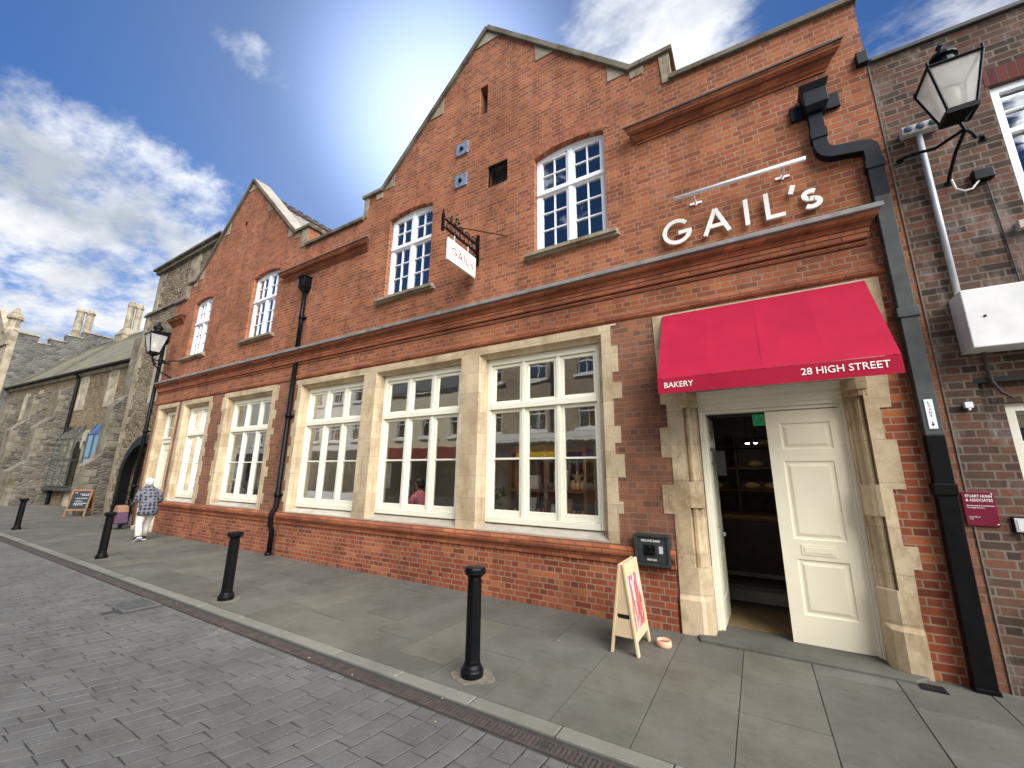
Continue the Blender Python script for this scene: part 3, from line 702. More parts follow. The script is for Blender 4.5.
# main entrance: stone surround, frame, leaves
MB().prism([(-1.0,3.82),(-.98,2.9),(-.97,2.9),(-.97,2.62),(-.90,2.62),(-.90,2.32),(-1.0,2.32),(-1.0,1.95),(-.88,1.95),(-.88,1.62),(-1.02,1.62),(-1.02,1.28),(-.9,1.28),(-.9,.72),(-.9,-.05),(-.72,-.05),(-.72,2.75),(1.03,2.75),(1.03,-.05),(1.14,-.05),(1.16,.9),(1.22,.9),(1.22,1.1),(1.12,1.1),(1.12,1.62),(1.22,1.62),(1.22,2.1),(1.14,2.1),(1.14,2.42),(1.23,2.42),(1.28,3.3),(1.33,3.3),(1.33,3.82)],[],D-.012,D+.05).build('door_surround', M['stone_door'], B_)
def jamb(sx, xo):
    """plan profile (u away from the outer edge, v depth) mirrored by sx"""
    prof = [(0,-.008),(.015,.05),(.03,.06),(.045,.035),(.075,.03),(.095,.05),(.10,.085),(.135,.10),(.15,.13),(.165,.13),(.165,.20),(.165,.32),(0,.32)]
    flat = [(0,-.010),(.03,-.012),(.10,.02),(.165,.06),(.165,.32),(0,.32)]
    base = [(-.165 if sx>0 else -.09,-.055),(.06,-.055),(.13,-.01),(.178,.06),(.178,.32),(-.165 if sx>0 else -.09,.32)]
    b2 = [(-.165 if sx>0 else -.09,-.02),(.05,-.02),(.12,.02),(.172,.065),(.172,.32),(-.165 if sx>0 else -.09,.32)]
    mb = MB()
    def ex(p, z0, z1): mb.hexa([(xo+sx*u,D+v,z0) for u,v in p],[(xo+sx*u,D+v,z1) for u,v in p])
    mb.hexa([(xo+sx*u,D+v,.36) for u,v in base],[(xo+sx*u,D+v,.40) for u,v in b2]); ex(base,-.05,.36); ex(b2,.4,.70); ex(prof,.701,1.36); ex(flat,1.361,1.66); ex(prof,1.661,2.56); 
    ex([(-.01,-.02),(.06,.0),(.12,.05),(.175,.1),(.175,.32),(-.01,.32)],2.561,2.63); ex([(-.01,-.035),(.07,-.01),(.13,.03),(.18,.08),(.18,.32),(-.01,.32)],2.631,2.75)
    return mb.build('door_jamb', M['stone_door'], B_)
jamb(1,-.735); jamb(-1,1.06)
mb = MB(); yf = D+.20       # lintel fascia and frame
mb.profx([(yf-.06,2.745),(yf-.06,2.70),(yf-.045,2.69),(yf-.045,2.64),(yf-.025,2.63),(yf-.025,2.585),(yf,2.575),(yf,2.53),(yf+.12,2.53),(yf+.12,2.745)], -.565, .905)
mb.box(-.562,-.525,yf-.012,yf+.12,0,2.529); mb.box(-.5245,-.485,yf+.02,yf+.119,.02,2.5285); mb.box(.865,.905,yf-.012,yf+.12,0,2.529); mb.box(.845,.8645,yf+.02,yf+.119,.02,2.5285); mb.box(-.4845,.8445,yf+.021,yf+.118,2.49,2.5283)
fr = mb.build('door_frame', M['cream'], B_, bevel=.006)
mb = MB(); mb.box(-.57,.91,D+.08,D+.21,2.7455,3.69); mb.build('fanlight_boarding', M['white'], B_)
def leaf(name, sgn=1):
    """local: hinge at x=0, leaf runs to x=.69 (or negative), z 0..2.45, front face y=0"""
    mb = MB(); w, h = .692, 2.445
    pan = [(.13,.60,2.00,2.30),(.125,.585,1.035,1.87),(.13,.575,.28,.83)]
    mb.prism([(0,0),(w,0),(w,h),(0,h)], [[(a,c),(b,c),(b,d),(a,d)] for a,b,c,d in pan], 0, .045)
    for a,b,c,d in pan:
        l0 = [(a,0,c),(b,0,c),(b,0,d),(a,0,d)]
        def ins(i,y): return [(a+i,y,c+i),(b-i,y,c+i),(b-i,y,d-i),(a+i,y,d-i)]
        for p,q in ((ins(0,.0),ins(.012,.012)),(ins(.012,.012),ins(.03,.013)),(ins(.03,.013),ins(.06,.003))):
            mb.add(p+q,[(k,(k+1)%4,4+(k+1)%4,4+k) for k in range(4)])
        mb.add(ins(.06,.003),[(0,1,2,3)]); mb.box(a,b,.03,.044,c,d)
    if sgn<0: mb.v = [(-x,y,z) for x,y,z in mb.v]
    return mb
lf = leaf('x').xf(Matrix.Translation((.846-.692,D+.235,.035))).build('door_leaf', M['door_paint'], B_)
mb = MB(); x0 = .154+.18; mb.box(x0,x0+.30,D+.229,D+.2345,.035+.875,.035+.985); mb.box(x0+.025,x0+.275,D+.224,D+.2285,.035+.90,.035+.96)
mb.build('letter_plate', M['door_paint'], lf, bevel=.004)
ml = leaf('x').xf(Matrix.Translation((-.484,D+.245,.035))@Matrix.Rotation(R(88),4,'Z'))
ll = ml.build('door_leaf', M['door_paint'], B_)
mb = MB().ell((-.44,D+.78,1.0),(.02,.03,.03),10,6); mb.build('handle', M['steel'], ll, True)
mb = MB(); mb.prism([(-.70,D-.20),(1.0,D-.20),(1.12,D-.06),(.9,D+.0),(.9,D+.42),(-.56,D+.42),(-.56,D+.0),(-.74,D-.06)],[],-.05,.03,'xy')
mb.build('threshold', M['pave'], B_, bevel=.012)
# side door at the far left
mb = MB(); y = D+.2
mb.box(-16.52,-16.42,y,y+.1,0,3.62); mb.box(-15.5,-15.39,y,y+.1,0,3.62); mb.box(-16.419,-15.501,y+.001,y+.1,3.52,3.62); mb.box(-16.419,-15.501,y-.02,y+.1,2.60,2.72); mb.box(-16.419,-15.501,y-.05,y+.1,2.721,2.78)
for zz in (3.1,): mb.box(-16.419,-15.501,y+.03,y+.06,zz-.012,zz+.012)
mb.box(-15.97,-15.945,y+.03,y+.06,2.79,3.51)
sd = mb.build('side_door_frame', M['cream'], B_, bevel=.006)
mb = MB(); mb.prism([(-16.418,.05),(-15.502,.05),(-15.502,2.595),(-16.418,2.595)],[[(-16.3,.3),(-16.02,.3),(-16.02,1.1),(-16.3,1.1)],[(-15.9,.3),(-15.62,.3),(-15.62,1.1),(-15.9,1.1)],[(-16.3,1.3),(-16.02,1.3),(-16.02,2.4),(-16.3,2.4)],[(-15.9,1.3),(-15.62,1.3),(-15.62,2.4),(-15.9,2.4)]],y+.03,y+.08)
mb.box(-16.4,-15.51,y+.055,y+.075,.1,2.5); mb.build('side_door', M['door_paint'], sd)
MB().add([(-16.43,y+.045,2.7),(-15.49,y+.045,2.7),(-15.49,y+.045,3.55),(-16.43,y+.045,3.55)],[(0,1,2,3)]).build('fanlight', M['glass'], sd)
MB().box(-16.6,-15.32,D-.12,D+.3,-.05,.10).build('side_door_step', M['sill_stone'], B_, bevel=.01)
# shop interior
mb = MB(); mb.box(-16.6,1.3,5.75,12.6,-.05,.02); mb.box(-16.6,-1.13,5.751,12.59,.021,.26); mb.build('shop_floor', M['int_dark_floor'], B_)
MB().box(-.62,1.0,D+.43,D+1.35,-.04,.034).build('entrance_mat', M['int_floor'], B_)
MB().box(-.95,1.3,7.05,7.35,-.04,.17).build('inner_step', M['int_wall'], B_)
mb = MB(); mb.box(-16.6,1.3,D+.345,12.6,4.0,4.1); mb.build('shop_ceiling', M['int_wall'], B_)
mb = MB(); mb.box(-16.6,1.28,10.4,10.5,0,4.0); mb.box(-9.3,-9.2,5.8,10.4,0,4.0); mb.box(-1.25,-1.13,5.75,10.39,0,4.0); mb.box(1.1,1.25,5.72,10.4,0,4.0); mb.box(-1.12,1.09,6.9,6.98,2.62,4.0)  # partition left of the doorway extended to block light from the shop
mb.build('shop_walls', M['int_wall'], B_)

# awning
AW = thing('awning', 'crimson canvas awning lettered BAKERY and 28 HIGH STREET over the cream doors', 'awning', (.17,D,3.8))
ap = .67; xa, xb = -.865, 1.215; z_t, z_c, z_b = 3.80, 2.80, 2.625; yy = D-ap
mb = MB(); NU, NV = 48, 14
def aw_pt(i, j, o=0):
    u = i/NU; v = j/NV; s_ = math.sin(PI*v)*.008*abs(math.sin(PI*u*4))**.7+.004*math.sin(9*u+5*v)*math.sin(PI*v)
    return (xa+(xb-xa)*u, D-.02+(yy-D+.02)*v-0*s_, z_t+(z_c-z_t)*v-s_-o)
vs_ = [aw_pt(i,j) for j in range(NV+1) for i in range(NU+1)]; W1 = NU+1
mb.add(vs_, [(j*W1+i,j*W1+i+1,(j+1)*W1+i+1,(j+1)*W1+i) for j in range(NV) for i in range(NU)])
for k in (2,):
    xm = xa+(xb-xa)*k/4
    mb.hexa([(xm-.012,D-.021,z_t+.001),(xm+.012,D-.021,z_t+.001),(xm+.012,yy,z_c+.001),(xm-.012,yy,z_c+.001)],[(xm-.012,D-.021,z_t+.0018),(xm+.012,D-.021,z_t+.0018),(xm+.012,yy,z_c+.0018),(xm-.012,yy,z_c+.0018)])
for xx in (xa,xb-.012): mb.prism([(D-.03,z_t-.03),(yy+.013,z_c-.013),(yy+.013,z_b+.05)],[],xx,xx+.012,'yz')
cn = mb.build('canopy', M['awning'], AW)
mb = MB(); nseg = 16
for i in range(nseg):
    a = xa+(xb-xa)*i/nseg; b = xa+(xb-xa)*(i+1)/nseg
    mb.hexa([(a,yy-.006,z_c-.006),(b,yy-.006,z_c-.006),(b,yy,z_c-.006),(a,yy,z_c-.006)],[(a,yy-.006,z_b),(b,yy-.006,z_b),(b,yy,z_b),(a,yy,z_b)])
vl = mb.build('valance', M['awning'], AW)
text_mb('BAKERY', .062, (xa+.072,yy-.007,z_b+.062), (1,0,0),(0,0,1),(0,-1,0), .30, bold=.006).build('lettering', M['letter'], vl)
text_mb('28 HIGH STREET', .068, (.475,yy-.007,z_b+.062), (1,0,0),(0,0,1),(0,-1,0), .655, bold=.006).build('lettering', M['letter'], vl)
mb = MB()
for xx in (xa+.03,xb-.03,(xa+xb)/2): mb.tube([(xx,D-.03,z_t-.05),(xx,yy+.02,z_c-.03)],.012,6)
mb.tube([(xa+.02,yy+.02,z_b+.02),(xb-.02,yy+.02,z_b+.02)],.014,6)
mb.build('frame', M['black'], AW)

# individual letters on the front
SG = thing('wall_lettering', "ivory raised letters reading GAIL's on the brick above the awning", 'sign', (.1,D,4.78))
h = .345; z0 = 4.785
for ch, xo, hh in (('G',-.775,.37),('A',-.265,.36),('I',.205,.36),('L',.425,.36),("'",.665,.36),('s',.79,.39)):
    put_letter(ch, xo, hh, .14, (0,D-.03,z0-(.01 if ch=='G' else 0)), (1,0,0),(0,0,1),(0,-1,0), .03).build('letter', M['letter'], SG)
SL = thing('sign_light', "slim white tube light on two arms above the GAIL's letters", 'light', (.14,D,5.3))
mb = MB().tube([(-.57,D-.28,5.305),(.86,D-.28,5.305)],.024,12); mb.build('tube', M['white'], SL, True)
for xx in (-.33,.65):
    mb = MB().tube([(xx,D-.01,5.33),(xx,D-.14,5.30),(xx,D-.275,5.30)],.010,8); mb.box(xx-.075,xx+.075,D-.016,D-.003,5.318,5.346); mb.box(xx-.016,xx+.016,D-.018,D-.002,5.30,5.36)
    mb.build('arm', M['white'], SL)

# hanging sign on its iron bracket
HX = -3.95
HS = thing('hanging_sign', "white double-sided GAIL's board hanging from an ornate black iron bracket", 'sign', (HX,D,5.7))
mb = MB(); mb.box(HX-.03,HX+.03,D-.03,D-.003,5.40,6.0)
mb.box(HX-.014,HX+.014,D-.98,D-.03,5.62,5.648); mb.box(HX-.013,HX+.013,D-.985,D-.03,5.775,5.80)
mb.box(HX-.02,HX+.02,D-1.0,D-.96,5.55,5.86)
for k in range(7):      # scrolls
    yc = D-.12-.12*k; rr = .066-.003*k
    mb.tube([(HX,yc+rr*math.cos(t*.5),5.711+rr*math.sin(t*.5)) for t in range(13)],.0075,5)
for k,(yc,rr) in enumerate(((D-.14,.10),(D-.34,.085),(D-.52,.07),(D-.68,.05))):
    mb.tube([(HX,yc+rr*math.cos(R(a))*(1-a/900),5.80+rr*.95*math.sin(R(a))+.0) for a in range(0,200,20)],.011,5)
    mb.tube([(HX,yc+rr*.55*math.cos(R(a)),5.81+rr*.5+rr*.4*math.sin(R(a))) for a in range(0,340,34)],.008,5)
mb.ell((HX,D-.78,5.87),(.02,.03,.06),8,6); mb.ell((HX,D-.98,5.9),(.02,.02,.05),8,6)
for a in (0,72,144,216,288): mb.ell((HX,D-.62+.045*math.cos(R(a)),5.93+.045*math.sin(R(a))),(.012,.025,.025),8,5)
mb.tube([(HX,D-.08,5.62),(HX,D-.2,5.5),(HX,D-.03,5.42)],.009,5)
br = mb.build('bracket', M['black'], HS)
mb = MB().tube([(HX,D-.62,5.82),(HX+.62,D-.005,5.80)],.008,5); mb.build('stay', M['black'], HS)
bd = MB().box(HX-.02,HX+.02,D-.85,D-.08,5.11,5.50).build('board', M['white_board'], HS, bevel=.006)
for yy_ in (D-.68,D-.30): MB().tube([(HX,yy_,5.50),(HX,yy_,5.625)],.010,6).build('hanger', M['steel'], HS)
mb = MB()
for ch, xo, hh in (('G',0,.145),('A',.175,.145),('I',.335,.145),('L',.40,.145),("'",.495,.145),('s',.535,.15)):
    q = put_letter(ch, xo, hh, .10, (HX+.016,D-.76,5.235), (0,1,0),(0,0,1),(1,0,0), .006); mb.add(q.v,q.f)
mb.build('lettering', M['redink'], bd)

# night safe plate
NS = thing('night_safe', 'dark grey bank night safe hatch set in the brick left of the doors', 'night safe', (-1.165,D,.68))
ns = plain('gunmetal', (.035,.042,.042), .42, .25, 9, metal=.3, bumps=.1)
mb = MB(); mb.prism([(-1.37,.68),(-.96,.68),(-.96,1.04),(-1.37,1.04)],[[(-1.335,.715),(-.995,.715),(-.995,1.005),(-1.335,1.005)]],D-.135,D+.01)
mb.box(-1.336,-.994,D-.115,D+.0,.714,1.006); pl = mb.build('plate', ns, NS, bevel=.008)
mb = MB(); mb.box(-1.26,-1.13,D-.123,D-.1155,.80,.92); mb.ell((-1.195,D-.125,.895),(.022,.02,.022),10,6); mb.box(-1.24,-1.145,D-.14,D-.123,.825,.84)
mb.build('hatch', M['black'], NS)
MB().box(-1.085,-1.04,D-.122,D-.1155,.83,.91).build('lock_plate', M['steel'], NS)
text_mb('MIDLAND BANK', .026, (-1.285,D-.1155,.955),(1,0,0),(0,0,1),(0,-1,0),.22,bold=.015).build('lettering', M['letter'], pl)
text_mb('NIGHT SAFE', .022, (-1.225,D-.1155,.745),(1,0,0),(0,0,1),(0,-1,0),.11,bold=.015).build('lettering', M['letter'], pl)
# direction label on the pipe
PL = thing('pipe_label', 'narrow white LOANS label with a down arrow fixed on the square drainpipe', 'sign', (px,PY0,2.2))
pb = MB().box(px-.03,px+.03,PY0-.006,PY0-.001,2.18,2.46).build('plate', M['white'], PL)
for i,chh in enumerate('LOANS'):
    text_mb(chh, .022, (px-.008,PY0-.0062,2.415-.031*i),(1,0,0),(0,0,1),(0,-1,0),.016,off=.001,bold=.01).build('lettering', M['ink'], pb)
MB().add([(px-.012,PY0-.0075,2.225),(px+.012,PY0-.0075,2.225),(px,PY0-.0075,2.2),(px-.004,PY0-.0075,2.225),(px+.004,PY0-.0075,2.225),(px+.004,PY0-.0075,2.245),(px-.004,PY0-.0075,2.245)],[(0,2,1),(3,4,5,6)]).build('arrow', M['ink'], pb)

# ------------------------------------------------------------------ neighbour on the right
NB = thing('brick_house', 'dark brown brick house at the right edge with white window', 'building', (4.5,NW,0))
o_ = [(1.623,-.1),(9,-.1),(9,6.46),(1.623,6.46)]
MB().prism(o_, [[(2.46,4.1),(3.71,4.1),(3.71,5.66),(2.46,5.66)],[(1.86,.45),(4.4,.45),(4.4,2.615),(1.86,2.615)]], NW, NW+.3).build('wall', M['brick_dark'], NB)
mb = MB(); mb.prism([(1.80,.4),(4.5,.4),(4.5,2.7),(1.80,2.7)],[[(2.02,.9),(3.3,.9),(3.3,2.41),(2.02,2.41)]],NW+.075,NW+.28); mb.build('recessed_wall', M['brick_dark'], NB)
mb = MB(); mb.box(1.64,9.02,NW-.04,NW+.34,6.461,6.515); mb.build('coping', M['lead_dark'], NB, bevel=.01)
MB().box(1.52,1.63,NW-.06,D+.3,6.47,6.64).build('parapet_block', M['navy'], NB, bevel=.01)
MB().box(2.44,3.85,NW-.004,NW+.1,5.665,5.86).build('window_lintel', brick('soldier_lintel', [(.12,.03,.025),(.2,.05,.035)], (.12,.08,.06), bw=.07, bh=.4, ms=.006, off=0, squash=1), NB)
MB().box(1.84,4.5,NW-.005,NW+.1,2.60,2.645).build('lintel_shadow_bar', M['dark'], NB)  # dark bar painted in as the shadow line over the recess
def sash(x0,x1,z0,z1,y,mat,parent,mid,cols=2,rows=1):
    mb = MB(); w=.075
    mb.prism([(x0,z0),(x1,z0),(x1,z1),(x0,z1)],[[(x0+w,z0+w),(x1-w,z0+w),(x1-w,mid-.025),(x0+w,mid-.025)],[(x0+w,mid+.025),(x1-w,mid+.025),(x1-w,z1-w),(x0+w,z1-w)]],y,y+.08)
    for i in range(1,cols): xm = x0+w+(x1-x0-2*w)*i/cols; mb.box(xm-.012,xm+.012,y+.02,y+.06,z0+w,mid-.025); mb.box(xm-.012,xm+.012,y+.02,y+.06,mid+.025,z1-w)
    for za,zb in ((z0+w,mid-.025),(mid+.025,z1-w)):
        for i in range(1,rows+1):
            zz = za+(zb-za)*i/(rows+1); mb.box(x0+w,x1-w,y+.0205,y+.0595,zz-.01,zz+.01)
    f = mb.build('window', mat, parent, bevel=.005)
    MB().add([(x0+.03,y+.05,z0+.03),(x1-.03,y+.05,z0+.03),(x1-.03,y+.05,z1-.03),(x0+.03,y+.05,z1-.03)],[(0,1,2,3)]).build('glass', M['glass_up'], f)
    MB().box(x0-.1,x1+.1,y-.12,y+.02,z0-.08,z0-.002).build('sill', M['sill_stone'], f)
    return f
sash(2.46,3.71,4.1,5.655,NW+.04,M['white'],NB,5.12,2,1)
sash(2.02,3.3,.9,2.41,NW+.12,M['cream'],NB,1.75,2,1)
mb = MB(); mb.box(1.66,9,NW+.31,12,6.0,6.3); mb.box(1.63,1.75,NW+.301,12,0,6.0); mb.box(8.9,9,NW+.301,12,0,6.0); mb.box(1.76,8.89,8,8.2,0,6.0); mb.build('roof', M['slate'], NB)

MB().box(1.618,1.630,NW-.004,NW+.02,-.05,6.44).build('mortar_joint', M['joint'], NB)
# things on the neighbour's wall
BX = thing('sign_box', 'grimy white metal box fixed high on the dark brick wall', 'metal box', (2.4,NW,2.9))
mb = MB(); mb.box(1.80,3.4,NW-.27,NW-.002,2.875,3.43); bx = mb.build('casing', M['boxwhite'], BX, bevel=.008)
MB().ell((1.92,NW-.272,3.16),(.012,.008,.012),8,4).build('key_hole', M['ink'], bx)
CD = thing('conduit', 'pale grey conduit pipe rising from the white box', 'pipe', (1.87,NW,3.43))
MB().tube([(1.865,NW-.04,3.43),(1.875,NW-.04,5.33)],.026,12).build('pipe', M['steel'], CD, True)
FL = thing('sensor_strip', 'white strip with three blue sockets on top of the grey conduit', 'fitting', (1.88,NW,5.33))
mb = MB().box(1.735,2.03,NW-.10,NW-.003,5.335,5.43); sb = mb.build('housing', M['white_board'], FL, bevel=.008)
bl = plain('blue_socket', (.06,.10,.17), .4, .1)
for xx in (1.785,1.882,1.98):
    MB().xf(Matrix()).lathe([(.036,0),(.036,.012),(.026,.016)],0,0,14).xf(Matrix.Translation((xx,NW-.1,5.383))@Matrix.Rotation(R(90),4,'X')).build('socket', bl, FL, True)
JB = thing('junction_box', 'small black junction box with a looping white cable beside the wall lantern', 'electrical box', (2.24,NW,4.66))
jb = MB().box(2.165,2.315,NW-.07,NW-.003,4.615,4.735).build('casing', M['black'], JB, bevel=.012)
pts = [(2.02,NW-.05,4.70),(2.03,NW-.06,4.58),(2.08,NW-.07,4.53),(2.14,NW-.06,4.54),(2.20,NW-.05,4.615)]
MB().tube(pts,.009,6).build('cable', M['white_board'], JB)
MB().tube([(2.26,NW-.02,4.615),(2.27,NW-.012,4.3),(2.29,NW-.012,3.44)],.007,5).build('down_cable', M['ink'], JB)
SE = thing('sensor', 'tiny white sensor on the dark brick below the white box', 'sensor', (1.755,NW,2.36))
mb = MB().box(1.73,1.785,NW-.05,NW-.003,2.365,2.42); mb.ell((1.757,NW-.035,2.357),(.014,.014,.018),8,6); mb.build('body', M['white'], SE, bevel=.006)
CB = thing('wall_cable', 'grey brown cable hanging from under the white box to the lower window', 'cable', (2.0,NW,2.6))
MB().tube([(1.93,NW-.05,2.875),(1.935,NW-.03,2.74),(1.95,NW-.02,2.6),(1.99,NW-.015,2.50),(2.06,NW-.0,2.44)],.014,6).build('flex', M['channel'], CB)
MP = thing('name_plate', 'maroon plate for STUART HUNN & ASSOCIATES on the dark brick', 'sign', (1.685,NW,1.32))
mp_ = MB().box(1.578,1.785,NW-.018,NW-.003,1.32,1.612).build('plate', M['maroon'], MP, bevel=.003)
yn = NW-.0185
for s_,hh,xx,zz,ww in (('STUART HUNN',.024,1.60,1.563,.168),('& ASSOCIATES',.024,1.60,1.528,.168),('Residential & Commercial',.011,1.60,1.487,.17),('Mortgage Brokers',.011,1.60,1.468,.11),('First Floor',.010,1.60,1.39,.07),('Tel',.010,1.60,1.373,.022)):
    text_mb(s_, hh, (xx,yn,zz),(1,0,0),(0,0,1),(0,-1,0),ww,off=.0015,bold=.012).build('lettering', M['letter'], mp_)
mb = MB().ell((1.768,yn,1.595),(.006,.004,.006),8,4); mb.ell((1.768,yn,1.337),(.006,.004,.006),8,4); mb.build('screws', M['letter'], mp_)
KB = thing('entry_panel', 'silver framed entry panel on the dark brick at the right edge', 'entry panel', (1.94,NW,1.35))
mb = MB().box(1.85,2.04,NW-.03,NW-.003,1.27,1.41); kb = mb.build('frame', M['black'], KB, bevel=.006)
MB().box(1.862,2.03,NW-.036,NW-.0305,1.285,1.398).build('face', M['steel'], KB, bevel=.003); MB().box(1.878,2.02,NW-.039,NW-.0365,1.297,1.386).build('name_card', M['white_board'], KB)

# lanterns
def lantern(cx, cy, z0, s, wall_y, label, arms):
    t = thing('wall_lantern', label, 'street lamp', (cx,wall_y,z0-.4*s))
    a, b, h = .105*s, .20*s, .50*s
    def ringp(k, z): return [(cx-k,cy-k,z),(cx+k,cy-k,z),(cx+k,cy+k,z),(cx-k,cy+k,z)]
    mb = MB(); lo = ringp(a,z0); hi = ringp(b,z0+h)
    for p,q in zip(lo,hi): mb.tube([p,q],.014*s,6)
    for rg,rr in ((lo,.016*s),(hi,.018*s)):
        for i in range(4): mb.tube([rg[i],rg[(i+1)%4]],rr,6)
    mb.hexa(ringp(a+.012*s,z0-.045*s),ringp(a+.015*s,z0-.004*s)); mb.hexa(ringp(.03*s,z0-.10*s),ringp(a*.8,z0-.046*s))
    for p in hi: mb.ell((p[0],p[1],p[2]+.03*s),(.014*s,.014*s,.035*s),8,5)
    mb.build('frame', M['black'], t)
    mb = MB(); mb.hexa(ringp(b+.005*s,z0+h+.005*s),ringp(.085*s,z0+h+.115*s)); mb.lathe([(.085*s,z0+h+.11*s),(.085*s,z0+h+.18*s),(.115*s,z0+h+.19*s),(.115*s,z0+h+.21*s),(.095*s,z0+h+.25*s),(.06*s,z0+h+.285*s),(.03*s,z0+h+.305*s),(.025*s,z0+h+.33*s),(.036*s,z0+h+.355*s),(.012*s,z0+h+.40*s)],cx,cy,16)
    mb.build('cap', M['black'], t)
    mb = MB(); e = .004
    for i in range(4): mb.add([lo[i],lo[(i+1)%4],hi[(i+1)%4],hi[i]],[(0,1,2,3)])
    mb.build('glass', M['lamp_glass'], t)
    mb = MB(); mb.hexa(ringp(b-.03*s,z0+h-.012*s),ringp(b-.03*s,z0+h-.002*s)); mb.build('reflector', M['white'], t)
    mb = MB().lathe([(.02*s,z0+.0),(.02*s,z0+.1*s),(.05*s,z0+.14*s),(.055*s,z0+.26*s),(.03*s,z0+.32*s)],cx,cy,10); mb.build('bulb', M['letter'], t, True)
    mb = MB()
    for pts in arms: mb.tube(pts,.017*s,7)
    for pts in arms: mb.ell(pts[-1],(.035*s,.012*s,.035*s),8,5)
    mb.build('bracket', M['black'], t)
    return t
lc = (2.02, NW-.46, 5.14)
lantern(*lc[:2], lc[2], .93, NW, 'old black lantern with clear glass on the dark brick wall',
   [[(lc[0],lc[1],5.03),(2.045,NW-.44,4.96),(2.02,NW-.25,4.87),(2.01,NW-.07,4.75),(2.01,NW-.005,4.69)],
    [(2.045,NW-.44,4.97),(1.98,NW-.34,4.98),(1.90,NW-.22,4.99),(1.84,NW-.12,5.06),(1.72,NW-.06,5.09),(1.70,NW-.005,5.10)],
    [(2.045,NW-.44,4.97),(2.12,NW-.34,4.98),(2.19,NW-.22,4.99),(2.22,NW-.12,5.07),(2.30,NW-.06,5.09),(2.33,NW-.005,5.09)]])
LY = 4.75; lx = -16.1
lantern(lx, LY, 5.40, 1.15, D, 'black lantern with white panes bracketed at the far corner of the brick building',
   [[(lx,LY,5.30),(lx-.02,LY+.03,5.1),(lx-.1,LY+.3,4.85),(lx-.15,D-.005,4.72)],
    [(lx,LY,5.2),(lx-.25,LY+.2,5.1),(lx-.4,LY+.45,5.22),(lx-.55,D-.005,5.25)],
    [(lx,LY,5.2),(lx+.2,LY+.2,5.1),(lx+.3,LY+.45,5.2),(lx+.35,D-.005,5.22)]])

# ------------------------------------------------------------------ street furniture
def bollard(loc, label):
    t = thing('bollard', label, 'bollard', loc, 0, 'black bollards along the kerb')
    W = Matrix.Translation(loc)
    n = 8
    MB().lathe([(.07,.09),(.072,.12),(.069,.14),(.066,.78),(.062,.785),(.062,.80)],0,0,n,R(22.5)).xf(W).build('shaft', M['black'], t, bevel=.005)
    MB().lathe([(.092,-.02),(.098,.0),(.10,.02),(.10,.05),(.094,.06),(.086,.064),(.086,.075),(.075,.092),(.071,.10)],0,0,24).xf(W).build('base', M['black'], t, bevel=.004)
    MB().lathe([(.062,.80),(.074,.803),(.078,.815),(.092,.824),(.10,.83),(.10,.872),(.092,.884),(.04,.892)],0,0,n,R(22.5)).xf(W).build('cap', M['black'], t, bevel=.004)
    pts = [(.17*random.uniform(.75,1.2)*math.cos(2*PI*k/14)*1.15, .15*random.uniform(.75,1.2)*math.sin(2*PI*k/14)) for k in range(14)]
    MB().prism(pts,[],-.004,.0032,'xy').xf(W).build('footing', M['stain'], t)
    return t
bol = bollard((-2.32,3.275,0), 'black octagonal bollard nearest the wooden poster board, base in stained flagstone')
dup(bol, (-6.47,3.235,0), 'black bollard standing level with the black round downpipe of the brick front')
dup(bol, (-11.5,3.28,0), 'black bollard between the walking person and the kerb')
dup(bol, (-18.9,3.37,0), 'black bollard farthest down the street, before the chalkboard sign')
GR = thing('drain_grate', 'iron drain grate let into the street setts by the kerb', 'drain grate', (-7.26,2.5,-.05))
mb = MB().prism([(-7.55,2.31),(-6.97,2.31),(-6.97,2.70),(-7.55,2.70)],[[(-7.51,2.35),(-7.01,2.35),(-7.01,2.66),(-7.51,2.66)]],-.05,-.005,'xy')
for i in range(11): xx = -7.51+.5*(i+.5)/11; mb.box(xx-.008,xx+.008,2.34,2.67,-.0155,-.0078)
mb.box(-7.51,-7.01,2.497,2.513,-.019,-.008)
mb.build('grating', M['grate'], GR)
MB().box(-7.53,-6.99,2.33,2.68,-.0165,-.0102).build('slot_dark_plate', M['ink'], GR)  # black plate close under the bars paints the slots dark
G2 = thing('foot_grate', 'small black drain cover at the foot of the wall right of the doors', 'drain cover', (1.10,5.14,0))
mb = MB().prism([(1.0,5.08),(1.17,5.08),(1.17,5.22),(1.0,5.22)],[],-.02,.006,'xy')
for i in range(5): mb.box(1.02+.028*i,1.035+.028*i,5.10,5.20,.006,.010)
mb.build('cover', M['navy'], G2)

# wooden A-board by the entrance
AB = thing('sign_board', 'birch plywood A-board with a bread poster by the wall', 'A-board', (-1.3,4.68,0))
AX0, AX1, AY0, AY1, AZ, AM = -1.43,-1.17,4.41,4.93,.83,-1.30
def slanted(mb, x0, x1, y0, y1, z0, z1, th):
    mb.hexa([(x0-th/2,y0,z0),(x0+th/2,y0,z0),(x0+th/2,y1,z0),(x0-th/2,y1,z0)],[(x1-th/2,y0,z1),(x1+th/2,y0,z1),(x1+th/2,y1,z1),(x1-th/2,y1,z1)])
def leafboard(name, xb, xt):
    mb = MB(); f = lambda z: xb+(xt-xb)*z/AZ
    slanted(mb, f(0),f(AZ),AY0,AY0+.055,0,AZ,.024); slanted(mb, f(0),f(AZ),AY1-.055,AY1,0,AZ,.024)
    slanted(mb, f(.70),f(AZ-.001),AY0+.0555,AY1-.0555,.70,AZ-.001,.0235); slanted(mb, f(.12),f(.20),AY0+.0555,AY1-.0555,.12,.20,.0235)
    return mb.build(name, M['ply'], AB, bevel=.004), f
lb, fl = leafboard('leaf', AX1, AM+.02)
